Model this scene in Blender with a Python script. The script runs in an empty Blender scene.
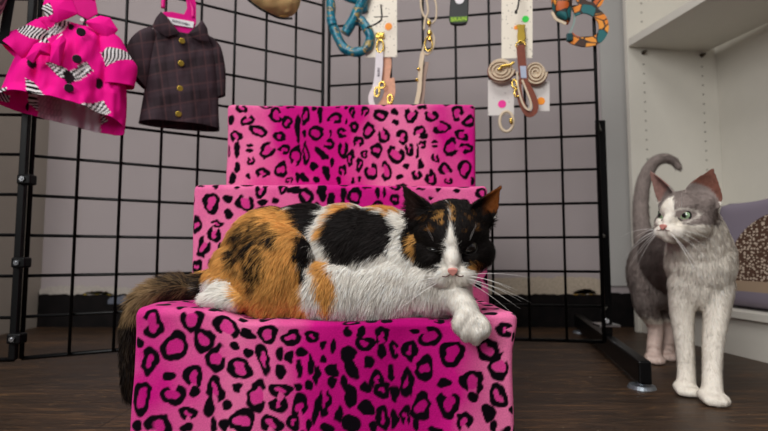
import bpy, math, random
import numpy as np
from mathutils import Vector, Matrix, Euler, Quaternion
from mathutils.bvhtree import BVHTree
R = math.radians
rng = np.random.default_rng(7)
random.seed(5)
SC = bpy.context.scene
COL = SC.collection

# ---------------------------------------------------------------- camera
F = 512.0
TH = math.atan(40.0 / F)
CAM = np.array((0.0, 0.0, 0.245))

def P(px, py, Y):
    """point at world distance Y seen at photo position px, py (used to read real places off the photo)"""
    xc = (px - 384.0) / F
    yc = (215.5 - py) / F
    d = np.array((xc, math.cos(TH) - yc * math.sin(TH), math.sin(TH) + yc * math.cos(TH)))
    return CAM + d * (Y / d[1])

cam_d = bpy.data.cameras.new('camera')
cam = bpy.data.objects.new('camera', cam_d)
COL.objects.link(cam)
cam.location = CAM
cam.rotation_euler = (R(90) + TH, 0, 0)
cam_d.sensor_width = 36.0
cam_d.lens = 24.0
cam_d.clip_start = 0.01
cam_d.dof.use_dof = True
cam_d.dof.focus_distance = 0.60
cam_d.dof.aperture_fstop = 6.0
SC.camera = cam

# ---------------------------------------------------------------- materials
def lin(c):
    out = []
    for v in c:
        v = v / 255.0
        out.append(v / 12.92 if v <= 0.04045 else ((v + 0.055) / 1.055) ** 2.4)
    return tuple(out)

class NT:
    def __init__(s, name):
        s.m = bpy.data.materials.new(name)
        s.m.use_nodes = True
        s.t = s.m.node_tree
        s.b = s.t.nodes['Principled BSDF']
    def n(s, typ, **kw):
        nd = s.t.nodes.new(typ)
        for k, v in kw.items():
            if k in nd.inputs.keys():
                nd.inputs[k].default_value = v
            else:
                setattr(nd, k, v)
        return nd
    def l(s, a, b):
        s.t.links.new(a, b)
    def coord(s, scale=(1, 1, 1), kind='Object', rot=(0, 0, 0)):
        tc = s.n('ShaderNodeTexCoord')
        mp = s.n('ShaderNodeMapping')
        mp.inputs['Scale'].default_value = scale
        mp.inputs['Rotation'].default_value = rot
        s.l(tc.outputs[kind], mp.inputs['Vector'])
        return mp.outputs['Vector']
    def ramp(s, fac, stops, interp='LINEAR'):
        r = s.n('ShaderNodeValToRGB')
        r.color_ramp.interpolation = interp
        el = r.color_ramp.elements
        while len(el) < len(stops):
            el.new(0.5)
        for e, (p, c) in zip(el, stops):
            e.position = p
            e.color = (*c, 1) if len(c) == 3 else c
        s.l(fac, r.inputs['Fac'])
        return r.outputs['Color']
    def mix(s, fac, a, b, blend='MIX'):
        m = s.n('ShaderNodeMix', data_type='RGBA', blend_type=blend)
        for sock, v in ((m.inputs['Factor'], fac), (m.inputs['A'], a), (m.inputs['B'], b)):
            pass
        def put(idx, v):
            if isinstance(v, bpy.types.NodeSocket):
                s.l(v, m.inputs[idx])
            elif isinstance(v, (int, float)):
                m.inputs[idx].default_value = v
            else:
                m.inputs[idx].default_value = (*v, 1)
        put(0, fac); put(6, a); put(7, b)
        return m.outputs[2]
    def noise(s, vec, scale, detail=3, rough=0.55, dist=0.0):
        n = s.n('ShaderNodeTexNoise')
        n.inputs['Scale'].default_value = scale
        n.inputs['Detail'].default_value = detail
        n.inputs['Roughness'].default_value = rough
        n.inputs['Distortion'].default_value = dist
        s.l(vec, n.inputs['Vector'])
        return n.outputs['Fac']
    def bump(s, h, strength=0.3, dist=0.002):
        b = s.n('ShaderNodeBump')
        b.inputs['Strength'].default_value = strength
        b.inputs['Distance'].default_value = dist
        s.l(h, b.inputs['Height'])
        s.l(b.outputs['Normal'], s.b.inputs['Normal'])
    def set(s, **kw):
        names = {'rough': 'Roughness', 'metal': 'Metallic', 'spec': 'Specular IOR Level', 'sheen': 'Sheen Weight', 'coat': 'Coat Weight'}
        for k, v in kw.items():
            s.b.inputs[names[k]].default_value = v
        return s

def simple(name, rgb, rough=0.6, metal=0.0, spec=0.4, var=0.06, bump=0.05, scale=60):
    """plain coloured material with a slight procedural unevenness"""
    t = NT(name)
    v = t.coord()
    nz = t.noise(v, scale, 4)
    c = lin(rgb)
    lo = tuple(x * (1 - var) for x in c)
    hi = tuple(min(1, x * (1 + var)) for x in c)
    col = t.ramp(nz, [(0.3, lo), (0.7, hi)])
    t.l(col, t.b.inputs['Base Color'])
    t.set(rough=rough, metal=metal, spec=spec)
    if bump:
        t.bump(nz, bump, 0.001)
    return t.m

def attr_mat(name, rough=0.7, spec=0.2, sheen=0.0, nscale=900, bstr=0.25, bdist=0.001, var=0.1):
    t = NT(name)
    a = t.n('ShaderNodeAttribute')
    a.attribute_name = 'tint'
    nz = t.noise(t.coord(), nscale, 3)
    k = t.ramp(nz, [(0.25, (1 - var,) * 3), (0.75, (1 + var,) * 3)])
    t.l(t.mix(1.0, a.outputs['Color'], k, 'MULTIPLY'), t.b.inputs['Base Color'])
    t.set(rough=rough, spec=spec, sheen=sheen)
    if bstr:
        t.bump(nz, bstr, bdist)
    return t.m

# ---------------------------------------------------------------- mesh helpers
def make_mesh(name, verts, faces, mat=None, parent=None, smooth=True, tint=None, normals=None, strand_from=None, mat2=None):
    me = bpy.data.meshes.new(name)
    if isinstance(faces, tuple):          # (quads array, tris array)
        quads, tris = faces
        nq, nt_ = len(quads), len(tris)
        me.vertices.add(len(verts))
        me.vertices.foreach_set('co', np.asarray(verts, dtype=np.float32).ravel())
        me.loops.add(nq * 4 + nt_ * 3)
        idx = np.concatenate([np.asarray(quads, dtype=np.int32).ravel(), np.asarray(tris, dtype=np.int32).ravel()])
        me.loops.foreach_set('vertex_index', idx)
        me.polygons.add(nq + nt_)
        st = np.concatenate([np.arange(nq) * 4, nq * 4 + np.arange(nt_) * 3]).astype(np.int32)
        me.polygons.foreach_set('loop_start', st)
        me.update(calc_edges=True)
    else:
        me.from_pydata([tuple(v) for v in verts], [], [tuple(f) for f in faces])
    if smooth:
        me.polygons.foreach_set('use_smooth', np.ones(len(me.polygons), dtype=bool))
    if tint is not None:
        ca = me.color_attributes.new('tint', 'FLOAT_COLOR', 'POINT')
        t4 = np.ones((len(verts), 4), dtype=np.float32)
        t4[:, :3] = tint
        ca.data.foreach_set('color', t4.ravel())
    me.validate()
    if normals is not None:
        me.normals_split_custom_set_from_vertices(np.asarray(normals, dtype=np.float32))
    if mat:
        me.materials.append(mat)
    if mat2 is not None:
        me.materials.append(mat2)
        lt = np.empty(len(me.polygons), np.int32); me.polygons.foreach_get('loop_start', lt)
        vi = np.empty(len(me.loops), np.int32); me.loops.foreach_get('vertex_index', vi)
        me.polygons.foreach_set('material_index', (vi[lt] >= strand_from).astype(np.int32))
    o = bpy.data.objects.new(name, me)
    COL.objects.link(o)
    if parent:
        o.parent = parent
        o.matrix_parent_inverse = Matrix.Translation(parent.location).inverted() if parent.type == 'EMPTY' else parent.matrix_basis.inverted()
    return o

def tag(o, label=None, cat=None, group=None, kind=None):
    if label: o['label'] = label
    if cat: o['category'] = cat
    if group: o['group'] = group
    if kind: o['kind'] = kind
    return o

def empty(name, loc, label, cat, group=None):
    o = bpy.data.objects.new(name, None)
    COL.objects.link(o)
    o.location = tuple(loc)
    o.empty_display_size = 0.05
    return tag(o, label, cat, group)

class MB:
    """collects closed shapes, then links them as one mesh object"""
    def __init__(s):
        s.v = []; s.f = []
    def add(s, v, f):
        b = len(s.v)
        s.v += [tuple(float(c) for c in p) for p in v]
        s.f += [tuple(i + b for i in q) for q in f]
        return s
    def box(s, c, size, rot=None):
        hx, hy, hz = [a / 2 for a in size]
        pts = [(-hx, -hy, -hz), (hx, -hy, -hz), (hx, hy, -hz), (-hx, hy, -hz), (-hx, -hy, hz), (hx, -hy, hz), (hx, hy, hz), (-hx, hy, hz)]
        if rot is not None:
            M = rot if isinstance(rot, Matrix) else Euler(rot).to_matrix()
            pts = [M @ Vector(p) for p in pts]
        pts = [(p[0] + c[0], p[1] + c[1], p[2] + c[2]) for p in pts]
        return s.add(pts, [(0, 3, 2, 1), (4, 5, 6, 7), (0, 1, 5, 4), (1, 2, 6, 5), (2, 3, 7, 6), (3, 0, 4, 7)])
    def tube(s, pts, r, n=10, closed=False, flat=None):
        """round tube along pts; r a number or list; flat=(w, t, up) makes a strap section instead"""
        pts = [Vector(tuple(p)) for p in pts]
        m = len(pts)
        rs = r if isinstance(r, (list, tuple)) else [r] * m
        rings = []
        ref = None
        for i, p in enumerate(pts):
            if closed:
                t = pts[(i + 1) % m] - pts[i - 1]
            else:
                t = pts[min(i + 1, m - 1)] - pts[max(i - 1, 0)]
            t.normalize()
            if ref is None:
                ref = Vector((0, 0, 1)) if abs(t.z) < 0.9 else Vector((0, 1, 0))
                if flat: ref = Vector(flat[2])
            if flat: ref = Vector(flat[2])
            a = (ref - t * ref.dot(t))
            if a.length < 1e-4: a = t.orthogonal()
            a.normalize()
            b = t.cross(a)
            if not flat: ref = a
            if flat:
                w, th = flat[0] / 2, flat[1] / 2
                ring = [p + a * th + b * w, p - a * th + b * w, p - a * th - b * w, p + a * th - b * w]
            else:
                ring = [p + (a * math.cos(2 * math.pi * k / n) + b * math.sin(2 * math.pi * k / n)) * rs[i] for k in range(n)]
            rings.append(ring)
        k = len(rings[0])
        v = [q for rg in rings for q in rg]
        f = []
        for i in range(m if closed else m - 1):
            j = (i + 1) % m
            for q in range(k):
                f.append((i * k + q, i * k + (q + 1) % k, j * k + (q + 1) % k, j * k + q))
        if not closed:
            f.append(tuple(range(k - 1, -1, -1)))
            f.append(tuple((m - 1) * k + q for q in range(k)))
        return s.add(v, f)
    def ball(s, c, r, seg=16, rings=10, M=None):
        rr = r if isinstance(r, (tuple, list)) else (r, r, r)
        v = [(0, 0, 1)]
        for i in range(1, rings):
            a = math.pi * i / rings
            for k in range(seg):
                b = 2 * math.pi * k / seg
                v.append((math.sin(a) * math.cos(b), math.sin(a) * math.sin(b), math.cos(a)))
        v.append((0, 0, -1))
        f = [(0, 1 + k, 1 + (k + 1) % seg) for k in range(seg)]
        for i in range(rings - 2):
            for k in range(seg):
                a = 1 + i * seg; b = a + seg
                f.append((a + k, b + k, b + (k + 1) % seg, a + (k + 1) % seg))
        L = len(v) - 1
        a = 1 + (rings - 2) * seg
        f += [(L, a + (k + 1) % seg, a + k) for k in range(seg)]
        out = []
        for p in v:
            q = Vector((p[0] * rr[0], p[1] * rr[1], p[2] * rr[2]))
            if M is not None: q = M @ q
            out.append((q[0] + c[0], q[1] + c[1], q[2] + c[2]))
        return s.add(out, f)
    def disc(s, c, r, h, axis=(0, 0, 1), n=24, r2=None):
        """cylinder / cone piece centred on c"""
        ax = Vector(axis).normalized()
        a = ax.orthogonal().normalized(); b = ax.cross(a)
        c = Vector(tuple(c)); r2 = r if r2 is None else r2
        v = []
        for sgn, rad in ((-0.5, r), (0.5, r2)):
            for k in range(n):
                t = 2 * math.pi * k / n
                v.append(c + ax * h * sgn + (a * math.cos(t) + b * math.sin(t)) * rad)
        f = [(k, (k + 1) % n, n + (k + 1) % n, n + k) for k in range(n)]
        f.append(tuple(range(n - 1, -1, -1))); f.append(tuple(range(n, 2 * n)))
        return s.add(v, f)
    def prism(s, outline, depth, M):
        """outline (2-D list) extruded along local z, placed with M"""
        n = len(outline)
        v = [M @ Vector((x, y, -depth / 2)) for x, y in outline] + [M @ Vector((x, y, depth / 2)) for x, y in outline]
        f = [tuple(range(n - 1, -1, -1)), tuple(range(n, 2 * n))]
        f += [(k, (k + 1) % n, n + (k + 1) % n, n + k) for k in range(n)]
        return s.add(v, f)
    def build(s, name, mat, parent=None, bevel=0, smooth=False, seg=2):
        o = make_mesh(name, s.v, s.f, mat, parent, smooth=smooth)
        if bevel:
            b = o.modifiers.new('bevel', 'BEVEL')
            b.width = bevel; b.segments = seg; b.limit_method = 'ANGLE'
        if smooth and not bevel:
            pass
        return o

def smooth_angle(o, ang=40):
    me = o.data
    me.polygons.foreach_set('use_smooth', np.ones(len(me.polygons), dtype=bool))
    m = o.modifiers.new('edges', 'EDGE_SPLIT')
    m.split_angle = R(ang)
    return o

def bez(pts, n=10):
    """Catmull-Rom through points"""
    p = [np.array(q, float) for q in pts]
    p = [2 * p[0] - p[1]] + p + [2 * p[-1] - p[-2]]
    out = []
    for i in range(1, len(p) - 2):
        for k in range(n):
            t = k / n
            a, b, c, d = p[i - 1], p[i], p[i + 1], p[i + 2]
            out.append(0.5 * ((2 * b) + (-a + c) * t + (2 * a - 5 * b + 4 * c - d) * t * t + (-a + 3 * b - 3 * c + d) * t ** 3))
    out.append(p[-2])
    return out

def text_mesh(name, body, size, M, mat, parent, depth=0.0004, align='CENTER'):
    cu = bpy.data.curves.new(name, 'FONT')
    cu.body = body; cu.size = size; cu.extrude = depth; cu.align_x = align; cu.align_y = 'CENTER'
    o = bpy.data.objects.new(name, cu)
    COL.objects.link(o)
    dg = bpy.context.evaluated_depsgraph_get()
    me = bpy.data.meshes.new_from_object(o.evaluated_get(dg))
    bpy.data.objects.remove(o)
    me.transform(M)
    me.materials.clear(); me.materials.append(mat)
    r = bpy.data.objects.new(name, me)
    COL.objects.link(r)
    if parent:
        r.parent = parent
        r.matrix_parent_inverse = Matrix.Translation(parent.location).inverted()
    return r

# ---- value noise used for markings
_perm = rng.random((64, 64, 64))
def vnoise(p, scale):
    q = np.asarray(p) * scale
    i = np.floor(q).astype(int); f = q - i
    f = f * f * (3 - 2 * f)
    o = 0
    for dx in (0, 1):
        for dy in (0, 1):
            for dz in (0, 1):
                w = (f[:, 0] if dx else 1 - f[:, 0]) * (f[:, 1] if dy else 1 - f[:, 1]) * (f[:, 2] if dz else 1 - f[:, 2])
                o = o + w * _perm[(i[:, 0] + dx) % 64, (i[:, 1] + dy) % 64, (i[:, 2] + dz) % 64]
    return o
def sstep(a, b, x):
    t = np.clip((x - a) / (b - a), 0, 1)
    return t * t * (3 - 2 * t)
def poly_sd(poly, x, y):
    """signed distance to a polygon, negative inside"""
    d = np.full(x.shape, 1e9); inside = np.zeros(x.shape, bool)
    n = len(poly)
    for i in range(n):
        ax, ay = poly[i]; bx, by = poly[(i + 1) % n]
        ex, ey = bx - ax, by - ay
        t = np.clip(((x - ax) * ex + (y - ay) * ey) / (ex * ex + ey * ey + 1e-12), 0, 1)
        d = np.minimum(d, np.hypot(x - ax - ex * t, y - ay - ey * t))
        c = ((ay > y) != (by > y)) & (x < (bx - ax) * (y - ay) / ((by - ay) if by != ay else 1e-9) + ax)
        inside ^= c
    return np.where(inside, -d, d)
# ================================================================ SETTING
BACK_Y = 1.79
# floor: dark wood planks running across
t = NT('dark_wood_planks')
v = t.coord()
br = t.n('ShaderNodeTexBrick')
br.offset = 0.37
br.inputs['Scale'].default_value = 1.0
br.inputs['Brick Width'].default_value = 1.1
br.inputs['Row Height'].default_value = 0.125
br.inputs['Mortar Size'].default_value = 0.0012
br.inputs['Mortar Smooth'].default_value = 0.3
br.inputs['Color1'].default_value = (0.2, 0.2, 0.2, 1)
br.inputs['Color2'].default_value = (0.8, 0.8, 0.8, 1)
br.inputs['Mortar'].default_value = (0, 0, 0, 1)
t.l(v, br.inputs['Vector'])
grain = t.noise(t.coord((2.2, 26, 1)), 3.2, 8, 0.68, 0.6)
fine = t.noise(t.coord((6, 150, 1)), 3.0, 5, 0.6)
blot = t.noise(t.coord((1.5, 4, 1)), 3.0, 4, 0.6)
base = t.ramp(grain, [(0.36, lin((11, 7, 5))), (0.46, lin((38, 26, 19))), (0.56, lin((60, 43, 31))), (0.66, lin((112, 82, 54)))])
base = t.mix(0.35, base, t.ramp(fine, [(0.3, lin((34, 25, 20))), (0.7, lin((112, 88, 68)))]))
plank = t.ramp(br.outputs['Color'], [(0.0, (0.25,) * 3), (0.2, (0.72,) * 3), (0.8, (1.12,) * 3)])
base = t.mix(1.0, base, plank, 'MULTIPLY')
base = t.mix(1.0, base, t.ramp(blot, [(0.3, (0.55,) * 3), (0.75, (1.3, 1.22, 1.12))]), 'MULTIPLY')
speck = t.noise(t.coord((1, 1, 1)), 95, 2, 0.5)
wear = t.noise(t.coord((3.0, 14, 1)), 7.0, 6, 0.75, 1.2)
base = t.mix(t.ramp(wear, [(0.57, (0,) * 3), (0.68, (0.55,) * 3)]), base, lin((150, 112, 72)))
base = t.mix(t.ramp(speck, [(0.745, (0,) * 3), (0.775, (0.8,) * 3)]), base, lin((170, 150, 125)))
t.l(base, t.b.inputs['Base Color'])
t.l(t.ramp(grain, [(0.3, (0.38,) * 3), (0.7, (0.55,) * 3)]), t.b.inputs['Roughness'])
t.set(spec=0.3)
t.bump(grain, 0.25, 0.002)
floor_mat = t.m
fl = MB().box((0, 0.4, -0.02), (5, 4.0, 0.04)).build('floor', floor_mat)
tag(fl, kind='structure')

def wall_mat(name, rgb, var=0.04):
    t = NT(name)
    nz = t.noise(t.coord(), 2.2, 3)
    fn = t.noise(t.coord(), 160, 3)
    c = lin(rgb)
    t.l(t.ramp(nz, [(0.3, tuple(x * (1 - var) for x in c)), (0.7, tuple(x * (1 + var) for x in c))]), t.b.inputs['Base Color'])
    t.set(rough=0.8, spec=0.2)
    t.bump(fn, 0.12, 0.001)
    return t.m
WALL = wall_mat('grey_lilac_paint', (172, 162, 163))
CREAM = wall_mat('cream_paint', (170, 162, 152))
o = MB().box((0, BACK_Y + 0.05, 1.4), (5, 0.1, 2.9)).build('wall_back', WALL); tag(o, kind='structure')
o = MB().box((1.62, 0.3, 1.4), (0.1, 3.2, 2.9)).build('wall_right', WALL); tag(o, kind='structure')
# pale wall stub at the left, with its beige return
x0 = -1.19
o = MB().box((x0 - 0.25, 1.30 + 0.25, 1.4), (0.5, 0.5, 2.9)).build('wall_left', CREAM); tag(o, kind='structure')
# black baseboard with torn paint along its top
t = NT('black_baseboard')
nz = t.noise(t.coord((3, 1, 3)), 9, 4)
t.l(t.ramp(nz, [(0.35, lin((9, 7, 8))), (0.7, lin((22, 17, 17)))]), t.b.inputs['Base Color'])
t.set(rough=0.75, spec=0.15)
bz = P(384, 293, BACK_Y)[2]
xs = np.linspace(x0, 0.86, 160)
top = bz + 0.004 * np.sin(xs * 23) * np.sin(xs * 7) + rng.normal(0, 0.0012, 160)
vv, ff = [], []
for x, z in zip(xs, top):
    vv += [(x, BACK_Y - 0.012, 0), (x, BACK_Y - 0.012, z), (x, BACK_Y, z), (x, BACK_Y, 0)]
for i in range(159):
    a = i * 4
    for k in range(3): ff.append((a + k, a + 4 + k, a + 5 + k, a + 1 + k))
ff += [(0, 1, 2, 3), (159 * 4 + 3, 159 * 4 + 2, 159 * 4 + 1, 159 * 4)]
o = make_mesh('baseboard_back', vv, ff, t.m, smooth=False); tag(o, kind='structure')
_a = P(604, 200, BACK_Y)[0]; _b = P(634, 200, BACK_Y)[0]
o = MB().box(((_a + _b) / 2, BACK_Y - 0.004, 1.45), (_b - _a, 0.008, 2.62)).build('trim_6', wall_mat('pale_corner_board', (178, 176, 173)), bevel=0.001); tag(o, kind='structure')
# ragged cream / mustard paint patches above the baseboard
def paint_patch(name, px0, px1, py0, py1, rgb, seed):
    r = random.Random(seed)
    n = 26
    a = P(px0, py1, BACK_Y); b = P(px1, py0, BACK_Y)
    pts = []
    for i in range(n):
        s = i / (n - 1)
        pts.append((a[0] + (b[0] - a[0]) * s, a[2] + r.uniform(-0.003, 0.003)))
    for i in range(n):
        s = 1 - i / (n - 1)
        pts.append((a[0] + (b[0] - a[0]) * s, b[2] + r.uniform(-0.004, 0.004) - 0.01 * abs(2 * s - 1) ** 4))
    M = Matrix.Translation((0, BACK_Y - 0.0135, 0)) @ Matrix.Rotation(R(90), 4, 'X')
    o = MB().prism(pts, 0.003, M).build(name, simple(name + '_paint', rgb, 0.8, var=0.15, scale=120))
    tag(o, kind='structure')
paint_patch('trim_1', 42, 138, 286, 294, (176, 168, 160), 1)
paint_patch('trim_2', 84, 118, 291.5, 294, (176, 150, 60), 2)
paint_patch('trim_3', 488, 602, 277, 294, (186, 172, 154), 3)
paint_patch('trim_4', 572, 594, 289, 294, (176, 138, 66), 4)
paint_patch('trim_5', 110, 140, 296, 304, (96, 100, 112), 5)

# ================================================================ WHITE BOOKCASE (stands along the right wall)
WHITE = simple('white_laminate', (212, 208, 198), 0.5, var=0.015, bump=0.02, scale=20)
DARKSCREW = simple('steel_pin', (90, 80, 70), 0.35, metal=0.8)
HOLE = simple('peg_hole_shade', (120, 115, 106), 0.8)
A = P(629, 329, 1.66)[:2]          # front corner far
A = P(638, 329, 1.66)[:2]
ddir = np.array((0.105, -0.9945))            # along the front toward the camera
back = np.array((-ddir[1], ddir[0]))              # toward the wall (+x)
if back[0] < 0: back = -back
DEP = 0.32; LEN = 1.0
ang = math.atan2(ddir[1], ddir[0])
bc = empty('bookcase', (A[0], A[1], 0), 'tall white open bookcase with peg holes along the right wall behind the grey cat', 'bookcase')
def bq(s, d, z):        # s along front from far corner, d depth, z height
    q = A + ddir * s + back * d
    return (q[0], q[1], z)
Mrot = Matrix.Rotation(ang, 3, 'Z')
def bbox(name, s0, s1, d0, d1, z0, z1, mat=WHITE, bev=0.001):
    c = bq((s0 + s1) / 2, (d0 + d1) / 2, (z0 + z1) / 2)
    o = MB().box(c, (s1 - s0, d1 - d0, z1 - z0), Mrot).build(name, mat, bc, bevel=bev)
    return o
# local y of the box must run to 'back'
SIDE_T = 0.018
zb = P(632, 303, 1.66)[2]
bbox('side_panel', -SIDE_T, 0, 0, DEP, 0, 2.1)
bbox('side_panel', LEN, LEN + SIDE_T, 0, DEP, 0, 2.1)
bbox('back_panel', -SIDE_T, LEN + SIDE_T, DEP, DEP + 0.008, 0, 2.1)
def zat(px, py, s):
    # height of a point of the front plane seen at px, py
    q = A + ddir * s
    return P(px, py, q[1])[2]
s1 = 0.5
q1 = A + ddir * 0.56
pxq = 384 + 512 * q1[0] / q1[1]
ZB_TOP = P(735, 311.5, (A + ddir * 0.42)[1])[2]
bbox('bottom_shelf', 0, LEN, 0, DEP, ZB_TOP - 0.018, ZB_TOP)
bbox('kick_board', 0, LEN, 0.012, 0.03, 0, ZB_TOP - 0.018)
ZU = P(634, 50, 1.655)[2]
_c = bq(LEN / 2, DEP / 2 + 0.014, ZU + 0.013)
MB().box(_c, (LEN, DEP - 0.03, 0.026), Matrix.Rotation(ang + R(3.5), 3, 'Z') @ Matrix.Rotation(R(1.2), 3, 'Y')).build('upper_shelf', WHITE, bc, bevel=0.001)
bbox('upper_shelf', 0, LEN, 0, DEP, ZU + 0.6, ZU + 0.626)
# peg holes on the inner face of the far side panel
for d in (0.055, 0.265):
    z = ZU - 0.045
    while z > ZB_TOP + 0.08:
        MB().disc(bq(0.0006, d, z), 0.0028, 0.001, axis=(ddir[0], ddir[1], 0), n=10).build('peg_hole', HOLE, bc)
        z -= 0.032
    z = ZU + 0.07
    while z < ZU + 0.3:
        MB().disc(bq(0.0006, d, z), 0.0028, 0.001, axis=(ddir[0], ddir[1], 0), n=10).build('peg_hole', HOLE, bc)
        z += 0.032
    MB().disc(bq(0.009, d, ZU - 0.006), 0.004, 0.018, axis=(ddir[0], ddir[1], 0), n=12).disc(bq(0.003, d, ZU - 0.006), 0.007, 0.004, axis=(ddir[0], ddir[1], 0), n=12).build('shelf_pin', DARKSCREW, bc)

# ---- printed plush bed leaning in the bottom compartment
t = NT('printed_canvas')
v = t.coord()
sep = t.n('ShaderNodeSeparateXYZ'); t.l(v, sep.inputs[0])
# local frame: x along, z up (object origin at lower centre)
def mth(op, a, b=None, c=None):
    n = t.n('ShaderNodeMath', operation=op)
    for i, q in enumerate((a, b, c)):
        if q is None: continue
        if isinstance(q, (int, float)): n.inputs[i].default_value = q
        else: t.l(q, n.inputs[i])
    return n.outputs[0]
LAV = lin((130, 121, 134)); BRN = lin((84, 60, 48)); TAN = lin((160, 138, 116)); CRM = lin((196, 178, 160))
X, Z = sep.outputs['X'], sep.outputs['Z']
ex = mth('DIVIDE', mth('SUBTRACT', X, 0.0), 0.205)
ez = mth('DIVIDE', mth('SUBTRACT', Z, 0.068), 0.168)
rr = mth('SQRT', mth('ADD', mth('POWER', mth('ABSOLUTE', ex), 2.4), mth('POWER', mth('ABSOLUTE', ez), 2.0)))
dome = mth('MULTIPLY', mth('LESS_THAN', rr, 1.0), mth('GREATER_THAN', Z, 0.068))
vo = t.n('ShaderNodeTexVoronoi'); vo.inputs['Scale'].default_value = 1.0; vo.inputs['Randomness'].default_value = 0.75
t.l(t.coord((100, 100, 140)), vo.inputs['Vector'])
dots = mth('LESS_THAN', vo.outputs['Distance'], 0.36)
bcol = t.mix(dots, BRN, CRM)
low = t.mix(mth('GREATER_THAN', Z, 0.042), LAV, TAN)
face = mth('LESS_THAN', mth('SQRT', mth('ADD', mth('POWER', mth('DIVIDE', mth('SUBTRACT', X, 0.0), 0.055), 2.0), mth('POWER', mth('DIVIDE', mth('SUBTRACT', Z, 0.115), 0.06), 2.0))), 1.0)
colr = t.mix(mth('GREATER_THAN', Z, 0.068), low, LAV)
colr = t.mix(dome, colr, bcol)
colr = t.mix(face, colr, TAN)
t.l(colr, t.b.inputs['Base Color'])
t.set(rough=0.85, spec=0.2)
t.bump(t.noise(v, 400, 2), 0.2, 0.001)
PRINT = t.m
def pillow(name, w, h, th, mat):
    n, m = 40, 30
    vs, fs = [], []
    for side in (1, -1):
        for j in range(m + 1):
            for i in range(n + 1):
                u = i / n * 2 - 1; w_ = j / m * 2 - 1
                k = (1 - abs(u) ** 14) * (1 - abs(w_) ** 14)
                x = u * w / 2 * (1 - 0.03 * (1 - k)); z = (w_ + 1) / 2 * h
                z += 0.014 * math.sin(u * 2.2) * (w_ + 1) / 2
                vs.append((x, side * (-th / 2) * k ** 0.4, z))
    for sd in range(2):
        o_ = sd * (n + 1) * (m + 1)
        for j in range(m):
            for i in range(n):
                a = o_ + j * (n + 1) + i
                q = (a, a + 1, a + n + 2, a + n + 1)
                fs.append(q if sd == 0 else q[::-1])
    ob = make_mesh(name, vs, fs, mat)
    return ob
hp = pillow('pet_cushion', 0.52, 0.285, 0.09, PRINT)
sC = 0.54
c = bq(sC, 0.075, ZB_TOP + 0.001)
hp.location = c
hp.rotation_euler = (R(-4), 0, ang)   # face (-y local) looks out of the shelf
tag(hp, 'lavender cushion printed with a brown white-dotted hedgehog shape on the bookcase shelf', 'cushion')
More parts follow.
